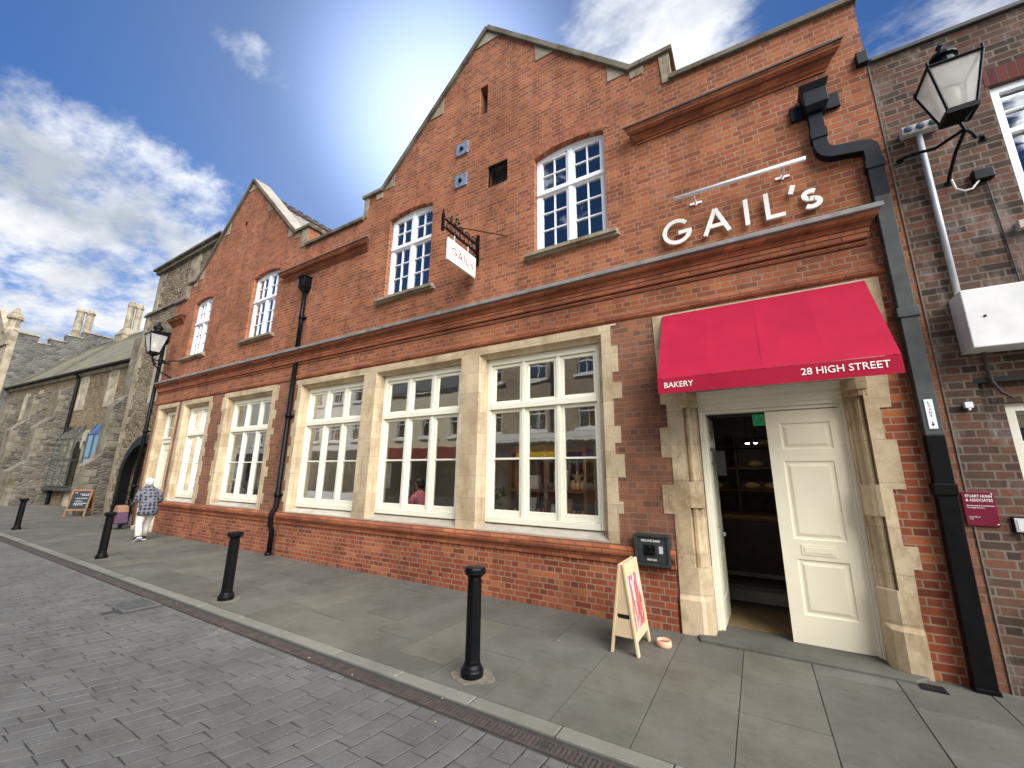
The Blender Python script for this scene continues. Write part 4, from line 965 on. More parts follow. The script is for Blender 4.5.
mb = MB(); slanted(mb, fl(.2),fl(.70),AY0+.056,AY1-.056,.20,.70,.010); mb.build('poster', M['poster'], lb)
lb2, fl2 = leafboard('leaf', AX0, AM-.02)
mb = MB(); slanted(mb, fl2(.2),fl2(.70),AY0+.056,AY1-.056,.20,.70,.010); mb.build('poster', M['poster'], lb2)
for yy_ in (AY0+.012,):
    mb = MB(); sl = [(-1.395,.34),(-1.385,.318),(-1.275,.318),(-1.265,.34),(-1.275,.362),(-1.385,.362)]
    mb.prism([(AX0+.03+.03*.2,.155),(AX1-.03-.03*.2,.155),(AM+.025,AZ-.02),(AM-.025,AZ-.02)],[[(x_+.03,z_) for x_,z_ in sl]],yy_,yy_+.014); mb.build('end_panel', M['ply'], AB)
    MB().box(-1.375,-1.225,yy_+.03,yy_+.034,.30,.38).build('hand_hole_back', M['dark'], AB)
BW = thing('dog_bowl', 'terracotta dog bowl on the paving beside the doors', 'bowl', (-1.01,4.85,0))
MB().lathe([(.072,0),(.078,.01),(.072,.062),(.066,.062),(.06,.02),(.01,.018)],-1.01,4.85,20).build('dish', M['terracotta'], BW, True)
MB().lathe([(.062,.035),(.001,.036)],-1.01,4.85,20).build('water', M['int_floor'], BW)

#PART2
M['glass_bay'] = glassmat('bay_glass', (.45,.5,.52), 3.0, .25)
M['ashlar_dark'] = stone('dark_ashlar', (.21,.185,.14), bw=.5, bh=.32, stain=.85)
# ------------------------------------------------------------------ old stone buildings down the street
TW = thing('stone_tower', 'tall square rubble stone tower block with dark arched gate beside the brick gable', 'building', (-20,6.3,0))
TY = 6.3
def parch(cx, w, z0, zs, za, n=8):         # pointed arch outline
    pts = [(cx-w,z0),(cx+w,z0)]
    for i in range(n+1): t = i/n; pts.append((cx+w*(1-t**1.7), zs+(za-zs)*math.sin(t*PI/2)))
    for i in range(1,n+1): t = 1-i/n; pts.append((cx-w*(1-t**1.7), zs+(za-zs)*math.sin(t*PI/2)))
    return pts
MB().prism([(-23.0,-.1),(-16.9,-.1),(-16.9,8.55),(-23.0,8.55)], [parch(-20.05,1.85,-.08,1.7,2.95),[(-20.62,4.55),(-20.22,4.55),(-20.22,6.3),(-20.42,6.6),(-20.62,6.3)]], TY, TY+.4).build('wall', M['rubble'], TW)
mb = MB(); mb.box(-22.85,-16.9,TY+.12,TY+.5,8.551,10.75); mb.box(-22.95,-22.55,TY+.401,13,-.1,8.55); mb.box(-22.8,-22.5,TY+.501,13,8.551,10.75); mb.box(-17.3,-16.95,TY+.401,13,0,10.7); mb.build('upper_wall', M['rubble'], TW)
mb = MB(); mb.hexa([(-23.12,TY-.1,8.5),(-16.9,TY-.1,8.5),(-16.9,TY+.2,8.5),(-23.12,TY+.2,8.5)],[(-23.0,TY+.0,8.72),(-16.9,TY+.0,8.72),(-16.9,TY+.2,8.72),(-23.0,TY+.2,8.72)])
mb.box(-23.15,-16.85,TY-.12,13.1,10.76,10.86); mb.box(-23.02,-16.88,TY-.02,TY+.3,10.6,10.7595); mb.build('coping', M['coping'], TW, bevel=.02)
mb = MB(); mq = MB(); z = 8.73; k = 0
while z < 10.5:
    w = .7 if k%2 else .45; mb.box(-22.87,-22.87+w,TY+.10,TY+.3,z,z+.28); mq.box(-19.45-w*.3,-18.9+w*.2,TY+.105,TY+.3,z,z+.28); z += .285; k += 1
mb.build('quoins', M['ashlar'], TW); mq.build('quoins', M['ashlar'], TW); mb = MB()
z = .0
while z < 8.3:
    w = .6 if k%2 else .38; mb.box(-23.02,-23.0+w,TY-.015,TY+.1,z,z+.3); z += .304; k += 1
mb.build('quoins', M['ashlar'], TW)
mb = MB(); mb.prism([(-20.82,4.4),(-20.02,4.4),(-20.02,6.5),(-20.42,6.95),(-20.82,6.5)],[[(-20.60,4.56),(-20.24,4.56),(-20.24,6.28),(-20.42,6.55),(-20.60,6.28)]],TY-.02,TY+.2)
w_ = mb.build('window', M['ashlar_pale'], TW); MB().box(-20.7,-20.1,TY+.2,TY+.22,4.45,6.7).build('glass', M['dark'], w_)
mb = MB(); mb.prism(parch(-20.05,1.97,-.05,1.72,3.1),[parch(-20.05,1.68,-.04,1.68,2.78)],TY-.06,TY+.25)
for xx in (-20.9,-20.05,-19.2): mb.box(xx-.07,xx+.07,TY+.1,TY+.2,-.05,2.4)
mb.build('gate_frame', M['black'], TW)
mb = MB(); mb.box(-21.8,-18.3,TY+.9,TY+1.0,-.05,3.2); mb.build('gate_back', M['opp_white'], TW)

HA = 4.5
HP = (-24.0, 7.1, 0)
HL = thing('museum_hall', 'long old rubble stone hall with mossy roof, buttresses and glass bay windows', 'building', HP, R(HA))
def H(mb, name, mat, par=None, **k): return mb.build(name, mat, par or HL, local=True, **k)
lan = []
def lancets(s, z0, z1, w=.27):
    out = []
    for c in (s-.2, s+.2): out.append([(-c-w/2,z0),(-c+w/2,z0),(-c+w/2,z1-.28),(-c,z1),(-c-w/2,z1-.28)])
    return out
LS = [(3.55,5.0,6.72),(6.9,5.0,6.72),(12.85,4.85,6.3),(14.9,4.85,6.25)]
hol = [h for l in LS for h in lancets(*l)]
hol += [parch(-5.02,.5,-.08,1.9,3.25),[(-14.0,2.2),(-12.9,2.2),(-12.9,3.6),(-14.0,3.6)]]
H(MB().prism([(-18.4,-.15),(.32,-.15),(.32,6.95),(-18.4,6.95)], hol, 0, .5, 'xz'), 'wall', M['rubble_small'])
for s,z0,z1 in LS:
    mb = MB(); mb.prism([(-s-.52,z0-.14),(-s+.52,z0-.14),(-s+.52,z1-.15),(-s+.2,z1+.2),(-s,z1+.05),(-s-.2,z1+.2),(-s-.52,z1-.15)],[h for h in lancets(s,z0,z1,.23)],-.02,.12)
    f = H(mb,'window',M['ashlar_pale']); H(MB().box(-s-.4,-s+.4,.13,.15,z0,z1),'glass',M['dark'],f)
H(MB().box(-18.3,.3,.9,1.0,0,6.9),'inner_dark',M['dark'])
mb = MB(); mb.prism(parch(-5.02,.82,-.1,1.95,3.75),[parch(-5.02,.47,-.09,1.88,3.2)],-.06,.2); H(mb,'doorway_arch',M['ashlar_pale'])
H(MB().prism([(-14.1,2.1),(-12.8,2.1),(-12.8,3.7),(-14.1,3.7)],[[(-13.9,2.25),(-13.5,2.25),(-13.5,3.5),(-13.9,3.5)],[(-13.4,2.25),(-13.0,2.25),(-13.0,3.5),(-13.4,3.5)]],-.02,.1),'window',M['ashlar_pale'])
def butt(s0, s1, o, zs, top):
    o1,o2,o3 = o; z1,z2 = zs
    pr = [(.05,-.15),(-o3,-.15),(-o3,z2),(-o2,z2+.5),(-o2,z1),(-o1,z1+.6),(-o1,top[0]),(.05,top[1])]
    b = H(MB().prism(pr,[],-s1,-s0,'yz'),'buttress',M['rubble_dark'])
    mb = MB(); e = .012
    for (ya,za),(yb,zb) in zip(pr[1:-1],pr[2:]):
        mb.hexa([(-s1-e,ya-e,za),(-s0+e,ya-e,za),(-s0+e,yb-e,zb),(-s1-e,yb-e,zb)],[(-s1-e,ya+.03,za),(-s0+e,ya+.03,za),(-s0+e,yb+.03,zb),(-s1-e,yb+.03,zb)])
    z = 0; k = 0
    while z < top[0]-.4:               # quoin blocks returning round the corner
        oo = o3 if z+.3 < z2 else (o2 if z > z2+.5 and z+.3 < z1 else (o1 if z > z1+.6 else None))
        if oo: mb.box(-s0-.02,-s0+.014,-oo-.013,-oo+(.42 if k%2 else .25),z,z+.28)
        z += .3; k += 1
    H(mb,'weathering',M['ashlar_dark'],b)
butt(-.30,.34,(.65,1.1,1.55),(4.45,1.9),(7.75,7.95))
butt(7.75,8.65,(.6,1.1,1.6),(3.9,1.65),(5.9,6.3))
butt(11.3,12.2,(.6,1.1,1.6),(3.9,1.65),(5.9,6.3))
butt(15.6,16.5,(.6,1.1,1.6),(3.9,1.65),(5.9,6.3))
mb = MB(); mb.hexa([(-18.35,-.28,6.96),(.3,-.28,6.96),(.3,3.6,11.05),(-18.35,3.6,11.05)],[(-18.35,-.28,7.06),(.3,-.28,7.06),(.3,3.6,11.18),(-18.35,3.6,11.18)])
mb.hexa([(-18.35,7.4,6.96),(.3,7.4,6.96),(.3,3.61,11.05),(-18.35,3.61,11.05)],[(-18.35,7.4,7.06),(.3,7.4,7.06),(.3,3.61,11.18),(-18.35,3.61,11.18)])
rf = H(mb,'roof',M['hallroof'])
H(MB().box(-18.4,.3,-.1,-.005,6.78,6.955),'eaves_course',M['ashlar_pale'])
H(MB().tube([(-18.4,-.3,6.98),(.3,-.3,6.98)],.06,8),'gutter',M['black'])
H(MB().tube([(-7.5,-.28,6.95),(-7.5,-.1,6.6),(-7.5,-.1,0)],.07,8),'downpipe',M['black'])
mb = MB(); mb.prism([(-.2,6.9),(7.4,6.9),(3.6,11.3)],[],.3,.7,'yz'); mb.box(.3,.7,0,7.4,-.1,6.9); H(mb,'end_wall',M['rubble'])
mb = MB()
for (p,q) in (((-.3,6.95),(3.6,11.32)),((3.6,11.32),(7.5,6.95))): mb.hexa([(.22,p[0],p[1]),(.78,p[0],p[1]),(.78,q[0],q[1]),(.22,q[0],q[1])],[(.22,p[0],p[1]+.14),(.78,p[0],p[1]+.14),(.78,q[0],q[1]+.14),(.22,q[0],q[1]+.14)])
mb.box(-18.3,-.3,3.5,3.72,11.12,11.24); H(mb,'coping',M['lead'])
def stack(name, s, d, zb, zt, hs, hd, r, gap, build, mat):
    mb = MB(); q = lambda a,b,z: [(-s-a,d-b,z),(-s+a,d-b,z),(-s+a,d+b,z),(-s-a,d+b,z)]
    mb.hexa(q(hs,hd,zb),q(hs,hd*.95,zb+.8)); mb.hexa(q(hs*1.06,hd,zb+.801),q(hs*1.06,hd,zb+.9)); mb.hexa(q(hs,hd*.95,zb+.901),q(hs*.75,hd*.7,zb+1.3))
    b = build(mb, name, mat)
    for c in (d-gap, d+gap):
        build(MB().lathe([(r*1.15,zb+1.25),(r*1.15,zb+1.33),(r*.95,zb+1.4),(r*.9,zt-.5),(r*1.12,zt-.42),(r*1.12,zt-.3),(r*.95,zt-.2),(r*.8,zt-.08),(r*.3,zt)],-s,c,10),'chimney_shaft',mat,b)
stack('chimney', 13.9, 3.75, 10.4, 13.9, .55, .62, .215, .235, H, M['ashlar'])
def bay(s0, s1, o, z0, z1, z2):
    mb = MB(); w = .028
    xs_ = [-s1, -s1+(s1-s0)*.36, -s1+(s1-s0)*.7, -s0]
    for xx in xs_: mb.box(xx-w,xx+w,-o-w,-o+w,z0,z1); mb.hexa([(xx-w,-o-w,z1),(xx+w,-o-w,z1),(xx+w,-.03,z2),(xx-w,-.03,z2)],[(xx-w,-o-w,z1+.06),(xx+w,-o-w,z1+.06),(xx+w,-.03,z2+.06),(xx-w,-.03,z2+.06)])
    for zz in (z0,z0+(z1-z0)*.55,z1): mb.box(-s1,-s0,-o-w*.9,-o+w*.9,zz-w,zz+w); mb.box(-s1-w*.8,-s1+w*.8,-o,0,zz-w*.9,zz+w*.9); mb.box(-s0-w*.8,-s0+w*.8,-o,0,zz-w*.9,zz+w*.9)
    mb.box(-s1-.12,-s0+.12,-o-.1,0,z0-.2,z0-.05)
    f = H(mb,'bay_window',M['pipe_grey'])
    mb = MB(); mb.add([(-s1,-o,z0),(-s0,-o,z0),(-s0,-o,z1),(-s1,-o,z1)],[(0,1,2,3)]); mb.add([(-s0,-o,z0),(-s0,0,z0),(-s0,0,z2),(-s0,-o,z1)],[(0,1,2,3)]); mb.add([(-s1,-o,z0),(-s1,0,z0),(-s1,0,z2),(-s1,-o,z1)],[(0,1,2,3)])
    mb.add([(-s1,-o,z1),(-s0,-o,z1),(-s0,-.02,z2),(-s1,-.02,z2)],[(0,1,2,3)]); H(mb,'glass',M['glass_bay'],f)
    mb = MB(); mb.box(-s1+.05,-s0-.05,-.03,-.012,z0+.05,z1-.05); H(mb,'display_back',M['int_wall'],f)
bay(5.35,7.55,.30,.95,3.3,3.95)
bay(2.2,4.1,.26,.95,3.45,4.0)
# gatehouse
GH = thing('stone_gatehouse', 'battlemented grey stone gatehouse at the far end of the street', 'building', HP, R(HA))
def Gt(mb, name, mat, par=None, **k): return mb.build(name, mat, par or GH, local=True, **k)
prof = [(-.4,-.2),(10,-.2),(10,11.9),(3.5,11.9),(2.66,11.9),(2.66,11.4),(1.86,11.4),(1.86,10.85),(1.12,10.85),(1.12,10.4),(.58,10.4),(.58,10.85),(-.4,10.85)]
Gt(MB().prism(prof,[],-18.9,-18.4,'yz'),'side_wall',rubble('grey_rubble', [(.08,.076,.068),(.135,.126,.108),(.18,.166,.138),(.11,.102,.088)], (.15,.137,.115), sc=(3.2,5.2)))
mb = MB()
for (a,b,z) in ((2.66,6,11.9),(1.86,2.72,11.4),(1.06,1.92,10.85),(.54,1.18,10.4),(-.46,.64,10.85)): mb.box(-18.98,-18.33,a,b,z,z+.1)
Gt(mb,'battlement_coping',M['ashlar'])
front = [(-33,-.2),(-18.4,-.2),(-18.4,10.9),(-19.5,10.9),(-21.2,12.2),(-22.4,13.2),(-23.6,12.2),(-25.5,10.9),(-33,10.9)]
Gt(MB().prism(front,[parch(-26,2.2,-.1,3.2,5.6),parch(-20.6,.4,6.6,8.1,9.0)],-.75,-.401),'front_wall',M['ashlar'])
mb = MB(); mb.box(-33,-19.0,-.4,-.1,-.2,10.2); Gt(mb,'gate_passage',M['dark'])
mb = MB(); mb.prism(parch(-20.6,.62,6.5,8.2,9.4),[parch(-20.6,.45,6.52,8.1,9.1)],-.82,-.76); mb.box(-33,-18.3,-.85,-.76,5.9,6.1); mb.box(-33,-18.3,-.85,-.76,9.9,10.1); Gt(mb,'front_mouldings',M['ashlar'])
for spec in (0,1):
  mb = MB()
  if spec==0: mb.lathe([(.42,11.0),(.45,11.3),(.3,11.4),(.3,12.0),(.42,12.1),(.42,12.25),(.1,12.9)],-20.0,-.4,8)
  else: mb.lathe([(.4,10.9),(.3,11.1),(.3,12.6),(.42,12.7),(.1,13.4)],-25,-.4,8)
  Gt(mb,'pinnacle',M['ashlar'])
mb = MB(); mb.box(-33,-18.95,9.6,10,-.2,11.5); mb.box(-33,-18.95,-.1,9.6,10.0,10.2); Gt(mb,'rear_wall',M['rubble_dark'])
stack('chimney', 27.4, 5.0, 11.6, 16.3, .6, .9, .29, .33, Gt, M['ashlar'])
# chalkboard on the pavement
cb0 = Vector((-23.0,5.32,0)); cb1 = Vector((-22.46,5.77,0)); cdir = (cb1-cb0).normalized(); cn_ = Vector((cdir.y,-cdir.x,0))
CBD = thing('chalkboard_sign', 'black chalkboard A-board in a wooden frame before the stone hall', 'A-board', tuple((cb0+cb1)/2))
def cbl(name, s):
    mb = MB(); wd = (cb1-cb0).length
    def P(u, z, o): return cb0+cdir*u+cn_*(s*(.03+.17*(1-z/1.0)))+cn_*o+Vector((0,0,z))
    for u0,u1,z0,z1 in ((0,.06,0,1.0),(wd-.06,wd,0,1.0),(.0605,wd-.0605,.94,1.0),(.0605,wd-.0605,.22,.28)):
        mb.hexa([P(u0,z0,-.015),P(u1,z0,-.015),P(u1,z1,-.015),P(u0,z1,-.015)],[P(u0,z0,.015),P(u1,z0,.015),P(u1,z1,.015),P(u0,z1,.015)])
    f = mb.build(name, M['wood_mid'], CBD)
    mb = MB(); mb.hexa([P(.06,.28,-.008),P(wd-.06,.28,-.008),P(wd-.06,.94,-.008),P(.06,.94,-.008)],[P(.06,.28,.008),P(wd-.06,.28,.008),P(wd-.06,.94,.008),P(.06,.94,.008)])
    p = mb.build('blackboard', M['chalk'], f)
    if s > 0:
        mb = MB(); random.seed(3)
        for z,u0,u1 in ((.86,.12,.2),(.82,.3,.7),(.77,.38,.62),(.66,.2,.6),(.56,.22,.45),(.48,.2,.68),(.42,.2,.5)):
            u = u0
            while u < u1:
                l_ = random.uniform(.02,.05); mb.add([P(u,z,.0095),P(u+l_,z+.004,.0095),P(u+l_,z+.028,.0095),P(u,z+.022,.0095)],[(0,1,2,3)]); u += l_+.02
        mb.build('chalk_writing', M['chalkink'], p)
cbl('leaf', 1); cbl('leaf', -1)

random.seed(21); mb = MB()
for k in range(26):
    x_ = random.uniform(-12,1.5); y_ = random.choice([random.uniform(2.55,2.95),random.uniform(2.6,2.9),random.uniform(.8,5.0)]); z_ = .004 if y_ > 3.03 else (.009 if y_ > 2.88 else -.007)
    a_ = random.uniform(0,PI); l_ = random.uniform(.004,.010); w_2 = random.uniform(.002,.005); ca, sa = math.cos(a_), math.sin(a_)
    mb.hexa([(x_+ca*p*l_-sa*q*w_2,y_+sa*p*l_+ca*q*w_2,z_) for p,q in ((-1,-1),(1,-1),(1,1),(-1,1))],[(x_+ca*p*l_-sa*q*w_2,y_+sa*p*l_+ca*q*w_2,z_+.004) for p,q in ((-1,-1),(1,-1),(1,1),(-1,1))])
tag(mb.build('litter', M['cardboard']), 'tiny pale scraps of litter strewn along the gutter and setts', 'litter', kind='stuff')
# ------------------------------------------------------------------ people
def skin(name, nodes, edges, mat, parent, W, root):
    ks = list(nodes); me = bpy.data.meshes.new(name)
    me.from_pydata([nodes[k][0] for k in ks], [(ks.index(a),ks.index(b)) for a,b in edges], []); me.update()
    o = bpy.data.objects.new(name+'_skel', me); COL.objects.link(o)
    o.modifiers.new('skin','SKIN'); sm = o.modifiers.new('sub','SUBSURF'); sm.levels = 2; sm.render_levels = 2
    if not me.skin_vertices: 
        bpy.context.view_layer.objects.active = o
    sv = me.skin_vertices[0].data
    for i,k in enumerate(ks):
        r = nodes[k][1]; sv[i].radius = r if isinstance(r,tuple) else (r,r); sv[i].use_root = (k==root)
    dg = bpy.context.evaluated_depsgraph_get(); m2 = bpy.data.meshes.new_from_object(o.evaluated_get(dg))
    bpy.data.objects.remove(o)
    m2.transform(W); m2.name = name; m2.materials.clear(); m2.materials.append(mat)
    m2.polygons.foreach_set('use_smooth',[True]*len(m2.polygons))
    r_ = bpy.data.objects.new(name, m2); COL.objects.link(r_); r_.parent = parent; r_.matrix_parent_inverse = WM[parent].inverted(); return r_
def hand(nodes, edges, wrist, w, d, s, side):
    """palm, four unequal fingers and a thumb, curled; d = direction from the wrist, s = sideways (thumb side)"""
    w = Vector(w); d = Vector(d).normalized(); s = Vector(s).normalized(); dn = d.cross(s).normalized()*side
    p = w+d*.055; k = wrist+'p'; nodes[k] = (tuple(p),(.026,.014)); edges.append((wrist,k))
    for i,(off,ln) in enumerate(((.027,.068),(.010,.076),(-.008,.07),(-.025,.055))):
        a = p+d*.035+s*off; b = a+d*ln*.5+dn*.012; c = b+d*ln*.3+dn*.03
        for j,(q,r) in enumerate(((a,.0095),(b,.0085),(c,.0075))):
            nodes[k+f'{i}{j}'] = (tuple(q),r); edges.append((k if j==0 else k+f'{i}{j-1}', k+f'{i}{j}'))
    a = w+d*.03+s*.03; b = a+d*.035+s*.02+dn*.01
    nodes[k+'t0'] = (tuple(a),.011); nodes[k+'t1'] = (tuple(b),.009); edges += [(wrist,k+'t0'),(k+'t0',k+'t1')]
PW = (-13.56,4.56,0)
PE = thing('person', 'stooped white haired person in a grey coat with dark spots and cream trousers walking away', 'person', PW)
W = Matrix.Translation(PW)
nd = {'pel':((.02,0,.80),(.12,.10)),'sp':((-.03,0,1.0),(.125,.10)),'ch':((-.10,0,1.18),(.13,.10)),'nk':((-.19,0,1.33),.05),'hb':((-.235,0,1.395),.062),'hd':((-.25,0,1.455),.088),'ht':((-.245,0,1.505),.062)}
ed = [('pel','sp'),('sp','ch'),('ch','nk'),('nk','hb'),('hb','hd'),('hd','ht')]
for sd,y in (('l',-1),('r',1)):
    nd['sh'+sd] = ((-.11,.17*y,1.22),.055); nd['el'+sd] = ((-.02,.27*y,1.0),.042); nd['wr'+sd] = ((-.24,.22*y,.93),.028)
    ed += [('ch','sh'+sd),('sh'+sd,'el'+sd),('el'+sd,'wr'+sd)]; hand(nd, ed, 'wr'+sd, nd['wr'+sd][0], (-1,-.1*y,-.1), (0,-y,.2), 1)
nd['hipl']=((.02,-.095,.76),.085); nd['knl']=((.0,-.11,.44),.058); nd['anl']=((.13,-.11,.12),.036); nd['tol']=((.0,-.115,.035),.03)
nd['hipr']=((.02,.095,.76),.085); nd['knr']=((-.17,.10,.46),.058); nd['anr']=((-.24,.10,.09),.036); nd['tor']=((-.40,.105,.035),.03)
for s in 'lr': ed += [('pel','hip'+s),('hip'+s,'kn'+s),('kn'+s,'an'+s),('an'+s,'to'+s)]
bd_ = skin('body', nd, ed, M['skin'], PE, W, 'pel')
def loft(mb, rings, n=18):                 # rings: (cx, cy, z, rx, ry)
    k = len(mb.v); vs = []; fs = []
    for i,(cx,cy,z,rx,ry) in enumerate(rings):
        for j in range(n):
            a = 2*PI*j/n; wv = 1+.035*math.sin(5*a+i*1.3); vs.append((cx+rx*math.cos(a)*wv,cy+ry*math.sin(a)*wv,z-.06*0))
    for i in range(len(rings)-1): fs += [(i*n+j,i*n+(j+1)%n,(i+1)*n+(j+1)%n,(i+1)*n+j) for j in range(n)]
    fs += [tuple(range(n)),tuple(range((len(rings)-1)*n,len(rings)*n))]
    mb.add(vs,fs)
mb = MB(); loft(mb,[(.03,0,.63,.165,.205),(.035,0,.70,.17,.21),(.03,0,.85,.16,.195),(.0,0,1.0,.155,.185),(-.05,0,1.12,.155,.195),(-.09,0,1.21,.145,.19),(-.13,0,1.28,.11,.145),(-.17,0,1.335,.085,.095),(-.19,0,1.37,.07,.078),(-.195,0,1.385,.06,.068)])
for y in (-1,1): mb.tube([(-.11,.12*y,1.22),(-.10,.175*y,1.19),(-.06,.215*y,1.10),(-.02,.245*y,1.0),(-.09,.245*y,.955),(-.20,.225*y,.935)],[.07,.075,.07,.062,.058,.05],12)
mb.xf(W); mb.build('coat', M['coat'], PE, True)
mb = MB(); 
for pts in ([(.02,-.10,.80),(.015,-.105,.62),(.0,-.115,.44),(.06,-.115,.28),(.115,-.115,.13)],[(.02,.10,.80),(-.06,.10,.62),(-.165,.105,.46),(-.20,.105,.28),(-.23,.105,.11)]): mb.tube(pts,[.105,.095,.075,.068,.075],14)
mb.xf(W); mb.build('trousers', M['trousers'], PE, True)
mb = MB(); mb.ell((-.235,0,1.468),(.102,.087,.072),16,12); mb.ell((-.19,0,1.42),(.066,.080,.07),14,10)
for k in range(70):
    a_ = random.uniform(0,2*PI); e_ = random.uniform(-.5,1.4); c_ = Vector((-.225+.10*math.cos(e_)*math.cos(a_)+.02,.084*math.cos(e_)*math.sin(a_),1.455+.078*math.sin(e_)))
    if c_.x > -.31: mb.ell(c_,(.022,.018,.014),6,4)
mb.xf(W); mb.build('hair', M['whitehair'], PE, True)
mb = MB()   # face and ears (the face is turned away)
mb.ell((-.335,0,1.44),(.02,.014,.022),8,6); mb.ell((-.25,.09,1.44),(.02,.01,.03),8,6); mb.ell((-.25,-.09,1.44),(.02,.01,.03),8,6)
mb.xf(W); mb.build('face', M['skin'], bd_, True)
for (hx,hy,hz,tx,tz) in ((.15,-.115,.13,-.06,.03),(-.21,.105,.05,-.45,.04)):
    mb = MB(); v = Vector((tx-hx,0,tz-hz)); L_ = v.length; v.normalize()
    c = Vector((hx,hy,hz))
    mb.tube([c-v*.02,c+v*.05,c+v*.14,c+v*.22,c+v*(L_+.03)],[.045,.052,.048,.045,.028],12)
    mb.xf(W); sh = mb.build('shoe', M['ink'], PE, True)
    mb = MB(); n_ = Vector((-v.z,0,v.x)); n_ = n_ if n_.z<0 else -n_
    a = [c-v*.05+n_*.03,c+v*(L_+.05)+n_*.03]; 
    mb.hexa([a[0]+Vector((0,-.045,0)),a[1]+Vector((0,-.04,0)),a[1]+Vector((0,.04,0)),a[0]+Vector((0,.045,0))],[p+n_*.028 for p in (a[0]+Vector((0,-.045,0)),a[1]+Vector((0,-.04,0)),a[1]+Vector((0,.04,0)),a[0]+Vector((0,.045,0)))])
    mb.box(hx-.05,hx-.01,hy-.053,hy-.04,hz-.01,hz+.03); mb.xf(W); mb.build('sole', M['white'], sh, bevel=.006)
tx, ty = -16.75, 5.0
TR = thing('shopping_trolley', 'purple wheeled shopping bag with an orange flap by the dark arched gate', 'shopping bag', (tx,ty,0))
def tq(a, b, z): return [(tx-a,ty-b,z),(tx+a,ty-b,z),(tx+a,ty+b,z),(tx-a,ty+b,z)]
bg = MB().hexa(tq(.21,.16,.17),tq(.2,.13,.55)).build('bag', M['purple'], TR, bevel=.04)
MB().hexa(tq(.205,.14,.48),tq(.18,.11,.70)).build('flap', M['orangebag'], TR, bevel=.035)
MB().tube([(tx,ty+.17,.1),(tx,ty+.18,.85),(tx,ty+.1,.89)],.012,6).build('handle', M['ink'], TR)
for xx in (tx-.17,tx+.17): MB().lathe([(.02,-.02),(.075,-.018),(.08,0),(.075,.018),(.02,.02)],0,0,14).xf(Matrix.Translation((xx,ty+.12,.08))@Matrix.Rotation(R(90),4,'Y')).build('wheel', M['ink'], TR)

# seated customer behind the middle shop window
SP = (-6.22,6.75,.26)
SE_ = thing('person', 'customer in a pink top with dark hair sitting at a table inside the shop window', 'person', SP)
W = Matrix.Translation(SP)
nd = {'pel':((0,0,.50),(.13,.11)),'sp':((-.02,0,.72),(.12,.09)),'ch':((-.05,0,.95),(.14,.10)),'nk':((-.08,0,1.12),.05),'hb':((-.11,0,1.19),.065),'hd':((-.12,0,1.26),.09),'ht':((-.11,0,1.32),.065)}
ed = [('pel','sp'),('sp','ch'),('ch','nk'),('nk','hb'),('hb','hd'),('hd','ht')]
for sd,y in (('l',-1),('r',1)):
    nd['sh'+sd]=((-.05,.18*y,1.0),.055); nd['el'+sd]=((-.14,.25*y,.78),.042); nd['wr'+sd]=((-.36,.15*y,.80),.028)
    ed += [('ch','sh'+sd),('sh'+sd,'el'+sd),('el'+sd,'wr'+sd)]; hand(nd, ed, 'wr'+sd, nd['wr'+sd][0], (-1,-.2*y,0), (0,-y,.2), 1)
    nd['hp'+sd]=((0,.09*y,.49),.085); nd['kn'+sd]=((-.42,.11*y,.50),.06); nd['an'+sd]=((-.40,.11*y,.08),.04); nd['to'+sd]=((-.55,.11*y,.04),.03)
    ed += [('pel','hp'+sd),('hp'+sd,'kn'+sd),('kn'+sd,'an'+sd),('an'+sd,'to'+sd)]
sb_ = skin('body', nd, ed, M['skin'], SE_, W, 'pel')
mb = MB(); loft(mb,[(0,0,.46,.16,.2),(-.01,0,.6,.15,.18),(-.03,0,.8,.14,.18),(-.05,0,.95,.14,.2),(-.06,0,1.04,.11,.19),(-.08,0,1.10,.07,.09)])
for y in (-1,1): mb.tube([(-.05,.17*y,1.0),(-.10,.23*y,.88),(-.14,.26*y,.78),(-.27,.2*y,.79)],[.07,.065,.06,.05],10)
mb.xf(W); mb.build('top', M['pink'], SE_, True)
mb = MB(); mb.ell((-.095,0,1.30),(.105,.098,.085),12,8); mb.ell((-.05,0,1.24),(.07,.09,.09),12,8); mb.xf(W); mb.build('hair', M['blackhair'], SE_, True)
mb = MB()
for y in (-1,1): mb.tube([(0,.09*y,.5),(-.42,.11*y,.51),(-.41,.11*y,.12)],[.1,.08,.06],10)
mb.xf(W); mb.build('trousers', M['ink'], SE_, True)
mb = MB(); mb.ell((-.21,0,1.25),(.02,.013,.022),8,6)
for y in (-1,1): mb.ell((-.12,.093*y,1.25),(.02,.01,.03),8,6)
mb.xf(W); mb.build('face', M['skin'], sb_, True)
def chair(x, y, rz, label):
    t = thing('cafe_chair', label, 'chair', (x,y,.26), rz, 'chairs inside the shop')
    mb = MB().box(-.2,.2,-.2,.2,.43,.46); mb.build('seat', M['wood_mid'], t, local=True, bevel=.008)
    for sx in (-1,1):
        for sy in (-1,1): MB().tube([(sx*.17,sy*.17,0),(sx*.16,sy*.16,.43)],.014,6).build('leg', M['ink'], t, local=True)
    mb = MB(); mb.box(.18,.2,-.19,.19,.66,.86); mb.box(.17,.19,-.17,-.15,.46,.66); mb.box(.17,.19,.15,.17,.46,.66); mb.build('backrest', M['wood_mid'], t, local=True)
def table(x, y, label, r=.34):
    t = thing('cafe_table', label, 'table', (x,y,.26), 0, 'tables inside the shop')
    MB().lathe([(r,.72),(r,.75)],0,0,24).build('tabletop', M['ply'], t, local=True)
    mb = MB().lathe([(.22,0),(.2,.02),(.03,.04),(.025,.72)],0,0,16); mb.build('pedestal', M['ink'], t, local=True)
